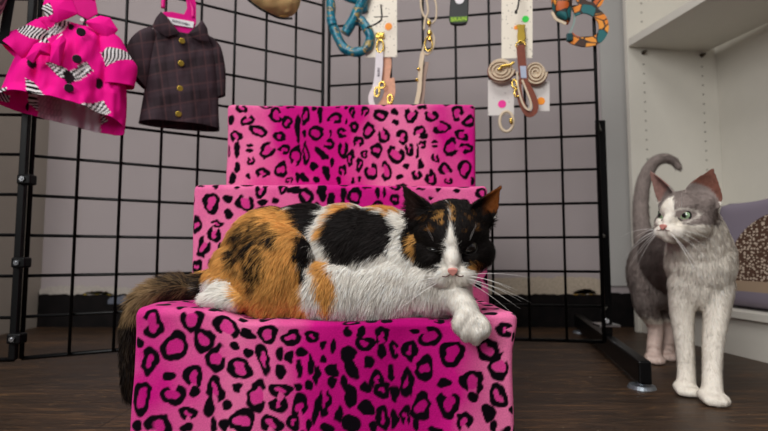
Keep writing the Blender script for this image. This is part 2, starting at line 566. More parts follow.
# ================================================================ LEOPARD PET STAIRS
spots = []     # (face, px, py, rx, ry, kind, gap_angle, rot)
def S(face, lst, ox=0, oy=0, sc=1.0):
    for e in lst:
        x, y, rx, ry, k = e[:5]
        gap = e[5] if len(e) > 5 else None
        rot = e[6] if len(e) > 6 else 0
        spots.append((face, ox + x / sc, oy + y / sc, rx / sc, ry / sc, k, gap, rot))
S(0, [(152.9,324,9.5,13,'o',180),(192,319.6,12,9.5,'o',90,20),(174.8,346.5,11.7,13.9,'o'),(203.4,340.7,9,12,'o'),(227,323,13,10,'o',270),(150.5,360,7.6,12,'o'),
(216.6,358.4,8.5,14,'o',30),(169,376,6,4,'s'),(193,376.6,9.5,9.5,'o',270),(194.7,391.8,4.7,4.7,'s'),(173.3,395,11,9.5,'o',90),(215,389,7.7,11.7,'o',270),(143.2,398,9.2,13.9,'o'),
(209.3,407.3,5.3,8.5,'s'),(188,413.8,8.3,6.6,'o',270),(159.6,425,11.7,9,'o',250),(226,404,3,4.5,'s'),(187,428,6,4,'s'),(139.7,343,4,5,'s'),(139.7,426,5,5,'s'),(214,424,3,7,'s'),(224,426,4,6,'s'),
(247.8,327.5,6.6,5.8,'s'),(267.7,326,10,11,'o'),(234.6,343,4.7,4.4,'s'),(249.2,350.3,4.8,5,'s'),(239.9,367,11.4,10.5,'o'),(263.3,356,5.5,15,'o',None,15),(292,331,8.5,10,'o'),(312,330.7,6.6,8,'o'),
(280,350.5,3.8,6.5,'s'),(281.5,370,5.8,6,'s'),(290,354.7,4.2,6.2,'s'),(302,349,5.5,4.5,'s'),(299,365,3.8,8,'s'),(310.6,362,3,10,'s'),(298.4,386,3.6,5.2,'s'),(309,384.5,3.5,4.7,'s'),(237.5,386.9,5,4.7,'s'),
(257.4,395.6,8.8,16,'o',0),(280.5,390,10,7,'o',270),(279,404,9,6.5,'o',90),(227.9,404.4,4.7,4.7,'s'),(242,421,11,11.5,'o'),(271,424,10,8,'o',270),(292.5,422.5,7.3,6.6,'o'),(300,406,7,10.6,'o',270),(316,411,3,13,'s',None,-10),
(316,375,3,9,'s'),(309,425,3,5,'s'),
(361,324,4,7.3,'s'),(364.7,339,8.5,8,'o'),(347,324,4.4,6,'s'),(381.7,328,6.6,11.3,'o',270),(382,348,3.8,9,'s'),(394.5,346.8,4.8,10.5,'o',0),(409,346.8,6.5,10.5,'o',20),(333,341.5,3.3,7,'s'),(323,340.7,2.6,6,'s'),
(323,357.6,3.3,4,'s'),(348.6,349,8,6,'s'),(350,365,5.2,14,'s',None,32),(369,359.7,5,7,'s'),(332.5,369,6.5,6,'s'),(332.5,382,4.7,5.2,'s'),(318,372,3,7,'s'),(350.7,395.6,6,12,'s'),(344,381.5,3,7,'s'),
(376.4,378,7,8,'o',270),(381.7,390,7,8.5,'o'),(365.3,386.9,4.7,6,'s'),(391,370.8,3.5,8,'s'),(407,381.6,6.4,13.6,'o'),(394.5,392.7,4,8,'s'),(367,407.3,7.6,7,'s'),(324.4,401.5,6,12,'o',90),(339,414.6,3.5,8,'s'),
(350.7,423.4,7.6,8,'s'),(382.8,417.6,6.5,10,'o'),(394.5,419,3.8,8,'s'),(405,416,4.4,10,'o',270),(326.7,428,6,5,'s'),(374,427,4,5,'s'),
(430,329,10.5,12,'o',135),(413.5,322.5,4,3.5,'s'),(414,345,4,8,'s'),(452,350.3,12.2,12.7,'o'),(424.6,367,8,12.7,'o'),(486.6,349,8.8,12,'o'),(500,328,7.5,7,'o',0),(511.8,335.7,3.5,3.5,'s'),(498.6,366,8,14,'o',45),
(514.7,349,2,4,'s'),(472,382,11.4,10,'o',270),(444.5,382.5,6.4,4,'s'),(473,397,5,5,'s'),(497.5,395.7,7.7,11,'o'),(448.6,403.7,11.4,11,'o',90),(421,407,8.8,13.6,'o'),(488.4,413,6,8.8,'s'),(510,411,3.2,3.2,'s'),
(464.7,421.4,8.3,7.6,'o',270),(494,426,3,6,'s'),(435,430,6,3,'s'),(410,384,2.5,9,'s'),(505,430,4,3,'s'),(416,425,3,5,'s')])
S(2, [(90,45,28,25,'o',90),(40,100,20,20,'s'),(120,105,30,25,'o',90),(205,38,28,14,'o',90),(252,80,30,35,'o',0),(305,112,25,28,'o'),(172,155,42,26,'o',None,-30),(65,180,25,28,'o',270),(270,180,32,20,'o'),
(212,245,35,35,'o',45),(292,240,25,22,'o',225),(128,222,17,9,'s'),(128,245,16,9,'s'),(135,295,20,20,'o',90),(70,240,12,40,'s'),(28,250,10,25,'o'),(70,325,15,22,'s'),(278,335,26,38,'o'),(190,350,28,25,'o',250),(122,368,12,12,'s'),
(50,375,15,25,'s'),(345,270,25,50,'o',250),(392,260,15,55,'o'),(355,140,14,60,'s'),(392,80,18,45,'o'),(440,165,30,38,'o'),(320,38,20,10,'s'),(460,70,13,38,'s'),(528,95,32,25,'o',240),(430,320,17,22,'s'),(465,260,17,38,'s',None,45),
(488,350,18,34,'s',None,25),(502,215,22,25,'o',160),(562,165,22,25,'o',0),(565,240,25,35,'o',90),(515,300,10,22,'s'),(565,340,18,30,'o',270),(440,380,14,15,'s'),(545,385,12,15,'s'),(315,385,16,15,'o',270),(355,370,12,25,'s'),
(385,375,14,25,'s',None,30),(510,165,6,18,'s'),(385,165,8,18,'s'),(430,45,12,15,'s'),(598,285,14,30,'o'),(580,45,10,12,'s'),(545,38,8,8,'s'),(580,110,5,14,'s')], 222, 98, 4.685)
S(2, [(12,62,14,25,'o'),(70,62,18,25,'o',250),(145,82,30,30,'o'),(208,65,17,14,'s'),(285,82,32,32,'o',80),(340,42,22,12,'s'),(380,85,30,28,'o',100),(213,115,18,12,'s'),(88,152,28,35,'o'),(20,135,18,25,'o'),(158,175,25,38,'o',120),
(245,182,28,30,'o',200),(325,155,30,25,'o',250),(345,180,20,12,'s',None,20),(430,140,40,28,'o',110,30),(502,70,28,35,'o',315),(558,110,28,28,'o'),(575,42,12,9,'s'),(522,172,32,25,'o',45),(40,205,26,25,'o',250),(125,245,25,35,'o'),(215,265,35,42,'o',60,15),
(278,240,20,28,'o',110),(318,250,7,32,'s'),(340,218,14,22,'o',200),(395,205,15,9,'s'),(395,228,15,7,'s'),(472,232,30,42,'o',10),(545,235,28,25,'o',200),(400,280,20,20,'o',90),(45,312,17,30,'o'),(102,345,27,42,'o',120),(168,342,22,48,'o',180),
(68,262,16,18,'o'),(332,310,15,22,'s'),(265,320,14,12,'s'),(445,335,30,28,'o',300),(537,332,32,38,'o'),(235,368,15,13,'s'),(312,362,22,25,'o',80),(380,378,28,30,'o',100),(378,350,9,16,'s'),(460,390,17,15,'o',90),(575,390,10,20,'s'),(12,260,10,20,'s'),
(15,385,8,15,'s'),(45,380,10,14,'s'),(240,410,25,8,'s')], 350, 98, 4.685)
S(1, [(107,105,35,38,'o'),(45,198,22,35,'o'),(175,90,20,18,'s'),(250,105,38,32,'o',80),(318,52,27,28,'o',90),(180,150,18,22,'s',None,30),(130,195,22,16,'o',200),(120,238,28,28,'o',80),(75,290,26,38,'o',60),(45,375,22,30,'o'),(60,28,15,10,'s'),
(125,32,12,14,'s'),(215,38,12,10,'s'),(325,105,20,15,'s'),(378,95,14,12,'s'),(408,45,20,20,'o'),(30,95,6,18,'s'),(210,210,12,16,'s'),(145,292,10,16,'s'),(105,355,12,12,'s')], 186, 178, 4.225)
S(1, [(70,90,30,45,'o'),(132,46,22,8,'s'),(180,70,10,28,'s'),(212,70,8,25,'s'),(265,105,20,28,'o'),(388,50,18,9,'s'),(472,52,14,13,'s'),(560,58,16,13,'s'),(435,95,14,8,'s'),(683,75,32,28,'o'),(15,85,15,35,'s')], 340, 178, 4.8)
S(1, [(294,190,6,4,'s'),(306,196,7,8,'o'),(322,192,5,8,'s'),(331,200,4,7,'s')])

FY = [0.600, 0.775, 0.920]; YB = 1.072
XC = -0.064; W = 0.450
ZT = [P(324, 309.0, FY[0])[2], P(341, 185, FY[1])[2], P(351, 104, FY[2])[2]]
XL = [P(134, 330, FY[0])[0], P(192, 240, FY[1])[0], P(226, 150, FY[2])[0]]
XR = [P(514, 400, FY[0])[0], P(489, 240, FY[1])[0], P(476, 150, FY[2])[0]]
print('stairs', ZT, XL, XR)
rs = random.Random(11)
spots3 = []   # in sheet coordinates (face, u, v, ru, rv, kind, gap, rot)
for (f_, x, y, rx, ry, k, gap, rot) in spots:
    q = P(x, y, FY[f_]); m = FY[f_] / F
    spots3.append((f_, q[0], q[2], rx * m, ry * m, k, gap, rot))
for f_ in range(3):
    have = [(s[1], s[2], max(s[3], s[4])) for s in spots3 if s[0] == f_]
    vis = {0: (XL[0] - 0.002, XR[0], 0.035, ZT[0] + 0.002), 1: (XL[1] - 0.002, XR[1], 0.20, ZT[1] + 0.002), 2: (XL[2] - 0.002, XR[2], ZT[1], ZT[2] + 0.002)}[f_]
    for _ in range(6000):
        u = rs.uniform(XL[f_] - 0.22, XR[f_] + 0.22); v_ = rs.uniform(-0.01, ZT[f_] + 0.2)
        ru = rs.uniform(0.005, 0.014); rv = ru * rs.uniform(0.9, 1.5)
        inside = vis[0] < u < vis[1] and vis[2] < v_ < vis[3]
        if inside:
            if f_ != 1 or (u < -0.19 and v_ > 0.24) or v_ > ZT[1] - 0.03: continue
        if all(math.hypot(u - a, v_ - b) > (r_ + max(ru, rv)) * 1.12 + 0.001 for a, b, r_ in have):
            have.append((u, v_, max(ru, rv)))
            k = 'o' if ru > 0.008 else 's'
            spots3.append((f_, u, v_, ru, rv, k, rs.choice([None, 0, 90, 200, 270]), rs.uniform(-30, 30)))

HOT = np.array(lin((202, 24, 130))); LIGHT = np.array(lin((230, 116, 164))); DEEP = np.array(lin((166, 4, 104))); INNER = np.array(lin((196, 10, 124)))
BLK = np.array(lin((11, 5, 12)))
def band(f_, u, v):
    """dyed background bands of the fabric: u across, v up"""
    px = 384 + u * F / FY[f_]
    stops = {0: [(100, 0.15), (170, 0.2), (200, 0.35), (235, 1.0), (275, 0.85), (310, 0.0), (335, -0.6), (400, -0.7), (440, -0.35), (470, 0.45), (500, 1.0), (560, 0.7)],
             1: [(170, 0.9), (215, 0.95), (250, 0.9), (300, 0.5), (335, -0.1), (400, 0.1), (425, 0.5), (450, 0.8), (480, 0.8), (500, 0.6)],
             2: [(200, 1.0), (236, 1.0), (258, 0.6), (280, 0.1), (300, -0.2), (360, 0.1), (378, 0.7), (400, 1.0), (425, 0.9), (445, 0.2), (476, 0.0), (500, 0.3)]}[f_]
    k = np.interp(px, [a for a, b in stops], [b for a, b in stops])
    p3 = np.stack([u, v, v * 0 + f_], 1)
    k = k + (vnoise(p3, 22) - 0.5) * 0.55 + (vnoise(p3, 60) - 0.5) * 0.25
    c = np.where(k[:, None] > 0, HOT + (LIGHT - HOT) * np.clip(k, 0, 1)[:, None], HOT + (DEEP - HOT) * np.clip(-k, 0, 1)[:, None])
    return c, k
def leopard(f_, u, v):
    c, k = band(f_, u, v)
    p3 = np.stack([u, v, u * 0 + 3.3 * f_], 1)
    uu = u + (vnoise(p3, 170) - 0.5) * 0.0035
    vv_ = v + (vnoise(p3 + 5.1, 170) - 0.5) * 0.0035
    for i, (g, cu, cv, ru, rv, kind, gap, rot) in enumerate(spots3):
        if g != f_: continue
        M = max(ru, rv) * 1.5
        m = np.nonzero((abs(uu - cu) < M) & (abs(vv_ - cv) < M))[0]
        if not len(m): continue
        a = R(rot)
        dx = (uu[m] - cu); dy = (vv_[m] - cv)
        x = (dx * math.cos(a) + dy * math.sin(a)) / ru; y = (-dx * math.sin(a) + dy * math.cos(a)) / rv
        rad = np.hypot(x, y); th = np.arctan2(y, x)
        q = (i * 1.7) % 6.28
        rad = rad * 0.91 * (1 + 0.09 * np.sin(2 * th + q) + 0.08 * np.sin(3 * th + 2 * q))
        edge = 0.0006 / max(0.004, min(ru, rv))
        blk = 1 - sstep(1 - edge, 1 + edge, rad)
        if kind == 'o':
            inner = 1 - min(0.70, max(0.46, 0.0064 / math.sqrt(ru * rv))) * (1 + 0.22 * np.sin(2 * th + q + 1))
            ib = 1 - sstep(inner - edge, inner + edge, rad)
            if gap is not None:
                dth = np.abs((th - R(gap) + math.pi) % (2 * math.pi) - math.pi)
                g_ = 1 - sstep(0.32, 0.5, dth)
                blk = blk * (1 - g_)
            mix = 0.75 * ib + 0 * rad
            c[m] = c[m] * (1 - mix[:, None]) + INNER * mix[:, None] * (0.85 + 0.3 * np.clip(k[m], -0.5, 1)[:, None])
            blk = blk * (1 - ib)
        c[m] = c[m] * (1 - blk[:, None]) + BLK * blk[:, None]
    return c

PLUSH = attr_mat('leopard_plush', rough=0.9, spec=0.05, sheen=0.04, nscale=700, bstr=0.5, bdist=0.0012, var=0.16)
stairs = empty('pet_stairs', (XC, FY[0], 0), 'foam pet stairs of three steps covered in pink and black leopard plush', 'pet stairs')
def tier(i):
    x0, x1, y0 = XL[i], XR[i], FY[i]
    y1 = (FY + [YB])[i + 1] - 0.0008
    zt = ZT[i]; rd = 0.009 if i == 0 else 0.008
    st = 0.00135 if i < 1 else 0.0016
    def grid(nu, nv, fn):
        U, V = np.meshgrid(np.linspace(0, 1, nu), np.linspace(0, 1, nv))
        p = fn(U.ravel(), V.ravel())
        a = (np.arange(nv - 1)[:, None] * nu + np.arange(nu - 1)[None, :]).ravel()
        return p, np.stack([a, a + 1, a + nu + 1, a + nu], 1)
    nx = int((x1 - x0) / st); ny = int((y1 - y0) / st); nz = int(zt / st)
    s2 = 3
    parts = []
    parts.append((grid(nx, nz, lambda U, V: (x0 + (x1 - x0) * U, y0 + 0 * U, zt * V)), 'f'))
    parts.append((grid(nx, ny, lambda U, V: (x0 + (x1 - x0) * U, y0 + (y1 - y0) * V, zt + 0 * U)), 't'))
    parts.append((grid(ny // 2, nz // 2, lambda U, V: (x1 + 0 * U, y0 + (y1 - y0) * U, zt * V)), 'r'))
    parts.append((grid(ny // 2, nz // 2, lambda U, V: (x0 + 0 * U, y1 - (y1 - y0) * U, zt * V)), 'l'))
    parts.append((grid(nx // 4, nz // 4, lambda U, V: (x1 - (x1 - x0) * U, y1 + 0 * U, zt * V)), 'b'))
    parts.append((grid(8, 8, lambda U, V: (x0 + (x1 - x0) * U, y1 - (y1 - y0) * V, 0 * U)), 'd'))
    vs, qs, cs = [], [], []; off = 0
    for (pf, kind) in parts:
        (X, Y, Z), q = pf
        if kind in 'ft':
            u = X; v = Z + (Y - y0)
        elif kind == 'r':
            u = X + (Y - y0); v = Z
        elif kind == 'l':
            u = X - (Y - y0); v = Z
        else:
            u = X; v = Z
        c = leopard(i, u, v)
        # rounded corners
        lo = np.array((x0 + rd, y0 + rd, rd * 0.3)); hi = np.array((x1 - rd, y1 - min(rd, 0.004), zt - rd))
        p = np.stack([X, Y, Z], 1)
        core = np.clip(p, lo, hi); d = p - core
        L = np.linalg.norm(d, axis=1)
        mx = np.abs(d).max(axis=1)
        f3 = np.where(L[:, None] > 1e-9, d / np.maximum(L, 1e-9)[:, None] * mx[:, None], 0)
        p = core + f3
        # soft cloth: slight waves, sag along the tread edge
        w = (vnoise(p, 9) - 0.5) * 0.004 + (vnoise(p, 28) - 0.5) * 0.0018
        if i == 0:
            w = w + 0.0025 * np.exp(-((p[:, 2] - zt) / 0.02) ** 2) * np.sin(p[:, 0] * 41)
        nrm = f3 / np.maximum(np.linalg.norm(f3, axis=1), 1e-9)[:, None]
        nrm = np.where(np.linalg.norm(nrm, axis=1)[:, None] < 0.5, {'f': (0, -1, 0), 't': (0, 0, 1), 'r': (1, 0, 0), 'l': (-1, 0, 0), 'b': (0, 0, 0), 'd': (0, 0, 0)}[kind], nrm)
        if kind in 'bd': nrm = nrm * 0
        if i == 0 and kind in 'ft':
            nrm[:, 2] = nrm[:, 2]
        p = p + nrm * w[:, None]
        if i == 0:      # the loose right end of the tread bulges outwards
            g = np.exp(-((p[:, 2] - (zt - 0.012)) / 0.03) ** 2) * sstep(x1 - 0.05, x1, p[:, 0])
            p[:, 0] += g * 0.006
            sag = sstep(-0.205, -0.150, p[:, 0]) * (1 - 0.75 * sstep(0.07, 0.13, p[:, 0]))
            p[:, 2] -= 0.0150 * sag * np.clip(p[:, 2] / zt, 0, 1) ** 5
            p[:, 0] += 0.004 * np.clip((zt - p[:, 2]) / zt, 0, 1) * np.where(p[:, 0] > XC, 1, -1) * (abs(p[:, 0] - XC) > (x1 - x0) * 0.45)
        p[:, 2] = np.maximum(p[:, 2], 0)
        vs.append(p); qs.append(q + off); cs.append(c); off += len(p)
    o = make_mesh('step', np.concatenate(vs), (np.concatenate(qs), np.zeros((0, 3), int)), PLUSH, stairs, tint=np.concatenate(cs))
    o['label'] = ['lowest step of pink leopard plush', 'middle step of pink leopard plush', 'top step of pink leopard plush'][i]
    return o
for i in range(3): tier(i)

# ================================================================ BLACK WIRE GRID PANELS
BLACK = simple('black_coated_wire', (5, 5, 6), 0.36, spec=0.22, var=0.1, bump=0.03, scale=200)
CHROME = simple('bright_zinc', (190, 192, 196), 0.25, metal=1.0, bump=0)
Cn = P(324.5, 150, 1.283)[:2]
Lf = P(30, 197, 0.968)[:2]
Rt = P(600, 204, 1.165)[:2]
def row_z(px, py, Y): return P(px, py, Y)[2]
def grid_panel(a, b, zs, label, side=0, phase=None):
    """a, b: plan ends; zs: list of wire heights; 8 cells across"""
    a = np.array(a); b = np.array(b)
    d = (b - a) / np.linalg.norm(b - a); nrm = np.array((d[1], -d[0]))
    if nrm[1] > 0: nrm = -nrm
    m = MB()
    r = 0.0031
    ztop, zbot = max(zs), min(zs)
    for k in range(9):
        q = a + (b - a) * k / 8 + nrm * (0.0 if k in (0, 8) else 0.0028)
        m.tube([(q[0], q[1], zbot), (q[0], q[1], ztop)], r if k not in (0, 8) else 0.0042, n=8)
    for z in zs:
        rr_ = 0.0042 if z in (ztop, zbot) else r
        q0 = a - nrm * 0.0028; q1 = b - nrm * 0.0028
        m.tube([(q0[0], q0[1], z), (q1[0], q1[1], z)], rr_, n=8)
    o = m.build('wire_grid', BLACK, None, smooth=True)
    return o, d, nrm
pitch = 0.0765
zb_r = row_z(600, 342, 1.165)
pr = (row_z(600, 4.5, 1.165) - zb_r) / 10
zs_r = [zb_r + pr * k for k in range(0, 22)]
zb_l = row_z(36, 358.5, 0.968)
pl = (row_z(36, 155.6, 0.968) - zb_l) / 5
zs_l = [zb_l + pl * k for k in range(0, 20)]
print('pitch', pr, pl, zb_r, zb_l, np.linalg.norm(Cn - Lf), np.linalg.norm(Rt - Cn))
gl, dl, nl = grid_panel(Lf, Cn - np.array((0.006, 0)), zs_l, '')
gl.name = 'wire_grid_panel'
tag(gl, 'black wire grid panel where the two little dog shirts hang', 'grid panel')
C2 = Cn + np.array((0.010, -0.002))
gr, dr, nr = grid_panel(C2, Rt, zs_r, '')
gr.name = 'wire_grid_panel'
tag(gr, 'black wire grid panel behind the right of the leopard stairs, hung with leashes and collars', 'grid panel')
L3 = P(22, 197, 0.955)[:2]
L4 = L3 + np.array((-0.61, -0.03))
g3, d3, n3 = grid_panel(L4, L3, zs_l, '')
g3.name = 'wire_grid_panel'
for o_ in (g3,):
    MB().box((L3[0], L3[1], (zs_l[0] + zs_l[-1]) / 2), (0.013, 0.011, zs_l[-1] - zs_l[0])).build('edge_bar', BLACK, o_, bevel=0.002)
tag(g3, 'black wire grid panel running out of the frame left of the clipped post', 'grid panel')
# clips joining the two left panels
for py in (179.5, 262.5, 338.5):
    q = P({179.5: 25.5, 262.5: 20.0, 338.5: 15.5}[py], py, 0.945)
    cl = empty('panel_clip', q, {179.5: 'highest of the three black clips joining the grid panels under the pink shirt', 262.5: 'middle one of the three black clips joining the grid panels under the pink shirt', 338.5: 'lowest of the three black clips joining the grid panels, near the floor'}[py], 'clip', 'clips joining the grid panels')
    MB().box((q[0], q[1] + 0.004, q[2]), (0.025, 0.022, 0.019)).build('clip_body', BLACK, cl, bevel=0.003)
    MB().disc((q[0], q[1] - 0.009, q[2]), 0.0048, 0.004, axis=(0, 1, 0), n=16).disc((q[0], q[1] - 0.0115, q[2]), 0.0025, 0.002, axis=(0, 1, 0), n=6).build('bolt', CHROME, cl)
FOOTM = simple('dull_zinc', (150, 158, 166), 0.42, metal=0.9, bump=0)
# floor leg of the right panel
f0 = P(646, 386, 0.945); f1 = P(578, 328, 1.70)
leg = empty('grid_panel_stand', (f0[0], f0[1], 0), 'black steel floor stand carrying the right grid panel, its bar ending beside the grey cat', 'panel stand')
fd = Vector((f1[0] - f0[0], f1[1] - f0[1], 0)); fl_ = fd.length; fa = math.atan2(fd.y, fd.x)
cz = 0.012 + 0.021
mid = ((f0[0] + f1[0]) / 2, (f0[1] + f1[1]) / 2, cz)
MB().box(mid, (fl_, 0.022, 0.042), (0, 0, fa)).build('base_bar', BLACK, leg, bevel=0.003)
for q in (Vector((f0[0], f0[1], 0)) + fd.normalized() * 0.028, Vector((f1[0], f1[1], 0)) - fd.normalized() * 0.05):
    MB().disc((q.x, q.y, 0.003), 0.025, 0.006, n=28, r2=0.022).disc((q.x, q.y, 0.010), 0.008, 0.010, n=12).build('levelling_foot', FOOTM, leg)
up = f0 + (f1 - f0) * 0.44
ux = P(604, 240, up[1])[0]
zt_u = row_z(598, 121, up[1])
MB().box((ux, up[1], (0.05 + zt_u) / 2), (0.020, 0.020, zt_u - 0.05)).build('upright', BLACK, leg, bevel=0.002)
for z in (zt_u - 0.03, 0.12, zt_u * 0.5):
    MB().tube([(ux, up[1], z), (Rt[0], Rt[1] + 0.004, z)], 0.0045, n=10).build('bracket', BLACK, leg)
MB().box((ux - 0.002, up[1], 0.075), (0.05, 0.05, 0.006)).disc((ux - 0.012, up[1] - 0.03, 0.088), 0.006, 0.012, axis=(0.4, 1, 0), n=12).build('mount_plate', CHROME, leg, bevel=0.001)

# ================================================================ LIGHTS
def area(name, loc, rot, sx, sy, power, col=(1, 1, 1)):
    l = bpy.data.lights.new(name, 'AREA'); l.shape = 'RECTANGLE'; l.size = sx; l.size_y = sy; l.energy = power; l.color = col
    o = bpy.data.objects.new(name, l); COL.objects.link(o); o.location = loc; o.rotation_euler = rot
    return o
area('ceiling_light', (-0.35, -0.15, 2.5), (0, 0, 0), 1.2, 0.7, 40, (1.0, 0.98, 0.95))
area('front_left_light', (-1.3, -1.9, 1.5), (R(68), 0, R(-34)), 1.6, 1.2, 78, (1.0, 0.985, 0.96))  # large soft area light added out of view, front left, to brighten the fronts
area('ceiling_light', (0.6, 1.0, 2.55), (0, 0, 0), 0.6, 0.6, 5, (1.0, 0.97, 0.93))
w = bpy.data.worlds.new('room_light'); SC.world = w; w.use_nodes = True
w.node_tree.nodes['Background'].inputs['Color'].default_value = (0.97, 0.97, 1, 1)
w.node_tree.nodes['Background'].inputs['Strength'].default_value = 0.16
SC.view_settings.view_transform = 'Standard'
SC.view_settings.look = 'None'
SC.view_settings.gamma = 1
SC.view_settings.use_curve_mapping = False
SC.view_settings.exposure = -0.22
# ================================================================ CATS
def remeshed(mb, voxel, smooth_iter, decim=None):
    me = bpy.data.meshes.new('tmp'); me.from_pydata(mb.v, [], mb.f)
    o = bpy.data.objects.new('tmp', me); COL.objects.link(o)
    r = o.modifiers.new('r', 'REMESH'); r.mode = 'VOXEL'; r.voxel_size = voxel; r.adaptivity = 0
    if smooth_iter:
        s = o.modifiers.new('s', 'SMOOTH'); s.factor = 0.5; s.iterations = smooth_iter
    dg = bpy.context.evaluated_depsgraph_get()
    ev = o.evaluated_get(dg).to_mesh()
    n = len(ev.vertices)
    co = np.empty(n * 3, np.float32); ev.vertices.foreach_get('co', co); co = co.reshape(-1, 3).astype(float)
    no = np.empty(n * 3, np.float32); ev.vertices.foreach_get('normal', no); no = no.reshape(-1, 3).astype(float)
    q = [tuple(p.vertices) for p in ev.polygons]
    quads = np.array([a for a in q if len(a) == 4], int); tris = np.array([a for a in q if len(a) == 3], int).reshape(-1, 3)
    o.evaluated_get(dg).to_mesh_clear()
    bpy.data.objects.remove(o); bpy.data.meshes.remove(me)
    return co, no, quads, tris

def chain(mb, pts, radii, step=0.35, squash=None):
    """row of overlapping balls along a smooth path; radii interpolated"""
    path = bez(pts, 12)
    rp = bez([(r, 0, 0) for r in radii], 12)
    last = None
    for p, r in zip(path, rp):
        r = float(r[0])
        if last is None or np.linalg.norm(np.array(p) - last) > r * step:
            mb.ball(p, r if squash is None else (r * squash[0], r * squash[1], r * squash[2]), 14, 9)
            last = np.array(p)

EAR = {}
def add_head(mb, H, s=1.0, ear=1.0, muzzle=1.0, earw=1.0, ear_l=None, ear_r=None, base_r=None, rnd=.82):
    """H: 4x4 matrix of the head; local x across, -y forward, z up; unit head about 10 cm wide"""
    Rm = H.to_3x3() * s
    def b(c, r, rot=None):
        q = H @ Vector((c[0] * s, c[1] * s, c[2] * s))
        M = H.to_3x3()
        if rot: M = M @ Euler([R(a) for a in rot]).to_matrix()
        mb.ball(q, tuple(a * s for a in r), 20, 14, M)
    b((0, 0.006, 0.007), (.044, .044, .038))
    b((0, -0.012, 0.012), (.035, .034, .029))
    mz = -.006
    for sx in (-1, 1):
        b((sx * .025, -.008, -.014), (.023, .027, .022))
        b((sx * .0118 * muzzle, -.043, -.0215 + mz), (.0148, .0138, .0118))
        b((sx * .022, -.022, .018), (.013, .013, .009))
        b((sx * .031, .004, .023), (.016, .013, .015))
        b((sx * .024, -.026, -.012), (.012, .014, .010))
    b((0, -.036, -.005), (.0095, .021, .014), (24, 0, 0))
    b((0, -.052, -.0125 + mz), (.0065, .006, .0055))
    b((0, -.038, -.0315 + mz), (.0135, .013, .009))
    b((0, -.02, -.026), (.026, .024, .020))
    # ears: thin cupped shells
    for sx in (-1, 1):
        tip = np.array(ear_r if (sx > 0 and ear_r) else (ear_l if (sx < 0 and ear_l) else (sx * .050, .006, .073))) * (1, 1, 1)
        inn = np.array((sx * .0125, -.004, .031)); out = np.array((sx * .0440, .006, .011))
        if base_r and sx > 0: inn, out = np.array(base_r[0]), np.array(base_r[1])
        base_mid = (inn + out) / 2
        tip = base_mid + (tip - base_mid) * ear
        n1, n2 = 16, 14
        front, backv = [], []
        ax_w = out - inn; ax_h = tip - base_mid
        nrm = np.cross(ax_w, ax_h) * sx; nrm /= np.linalg.norm(nrm)      # toward -y-ish
        if nrm[1] > 0: nrm = -nrm
        for j in range(n1 + 1):
            v = j / n1
            wv = (1 - v) ** rnd * (1 + 0.25 * math.sin(math.pi * min(1, v * 1.2))) * (1 - 0.0 * v)
            wv = max(wv, 0.05)
            for i in range(n2 + 1):
                u = i / n2 * 2 - 1
                c = base_mid + ax_h * v + ax_w * 0.5 * u * wv * earw
                cup = -nrm * (0.011 * (1 - u * u) * (0.35 + 0.65 * math.sin(math.pi * min(1, v * 0.9 + 0.12))) * (1 - v * 0.5))
                tck = 0.0024 * (1 - 0.35 * v)
                c = c + cup - nrm * (-0.004)
                front.append(c + nrm * tck); backv.append(c - nrm * tck)
        vs = [H @ Vector(tuple(q * s)) for q in front + backv]
        off = len(front); w_ = n2 + 1
        fs = []
        for j in range(n1):
            for i in range(n2):
                a = j * w_ + i
                fs.append((a, a + 1, a + w_ + 1, a + w_)); fs.append((off + a, off + a + w_, off + a + w_ + 1, off + a + 1))
        for j in range(n1):
            a = j * w_; fs.append((a, a + w_, off + a + w_, off + a))
            a = j * w_ + n2; fs.append((a, off + a, off + a + w_, a + w_))
        for i in range(n2):
            fs.append((i, off + i, off + i + 1, i + 1))
            a = n1 * w_ + i; fs.append((a, a + 1, off + a + 1, off + a))
        # flip when the shell is inside out
        mb.add(vs, fs if sx > 0 else [f[::-1] for f in fs])

def to_local(H, p, s=1.0):
    Hi = np.array(H.inverted())
    return (p @ Hi[:3, :3].T + Hi[:3, 3]) / s

def flow_at(p, anchors):
    D = np.zeros((len(p), 3)); L = np.zeros(len(p)); Wt = np.zeros(len(p)); Li = np.zeros(len(p))
    for (a, d, ln, sg, lift) in anchors:
        r2 = ((p - np.array(a)) ** 2).sum(1)
        w = np.exp(-r2 / (2 * sg * sg)) + 1e-7 / (r2 + 1e-4)
        d = np.array(d, float); d /= np.linalg.norm(d)
        D += w[:, None] * d; L += w * ln; Li += w * lift; Wt += w
    return D / Wt[:, None], L / Wt, Li / Wt

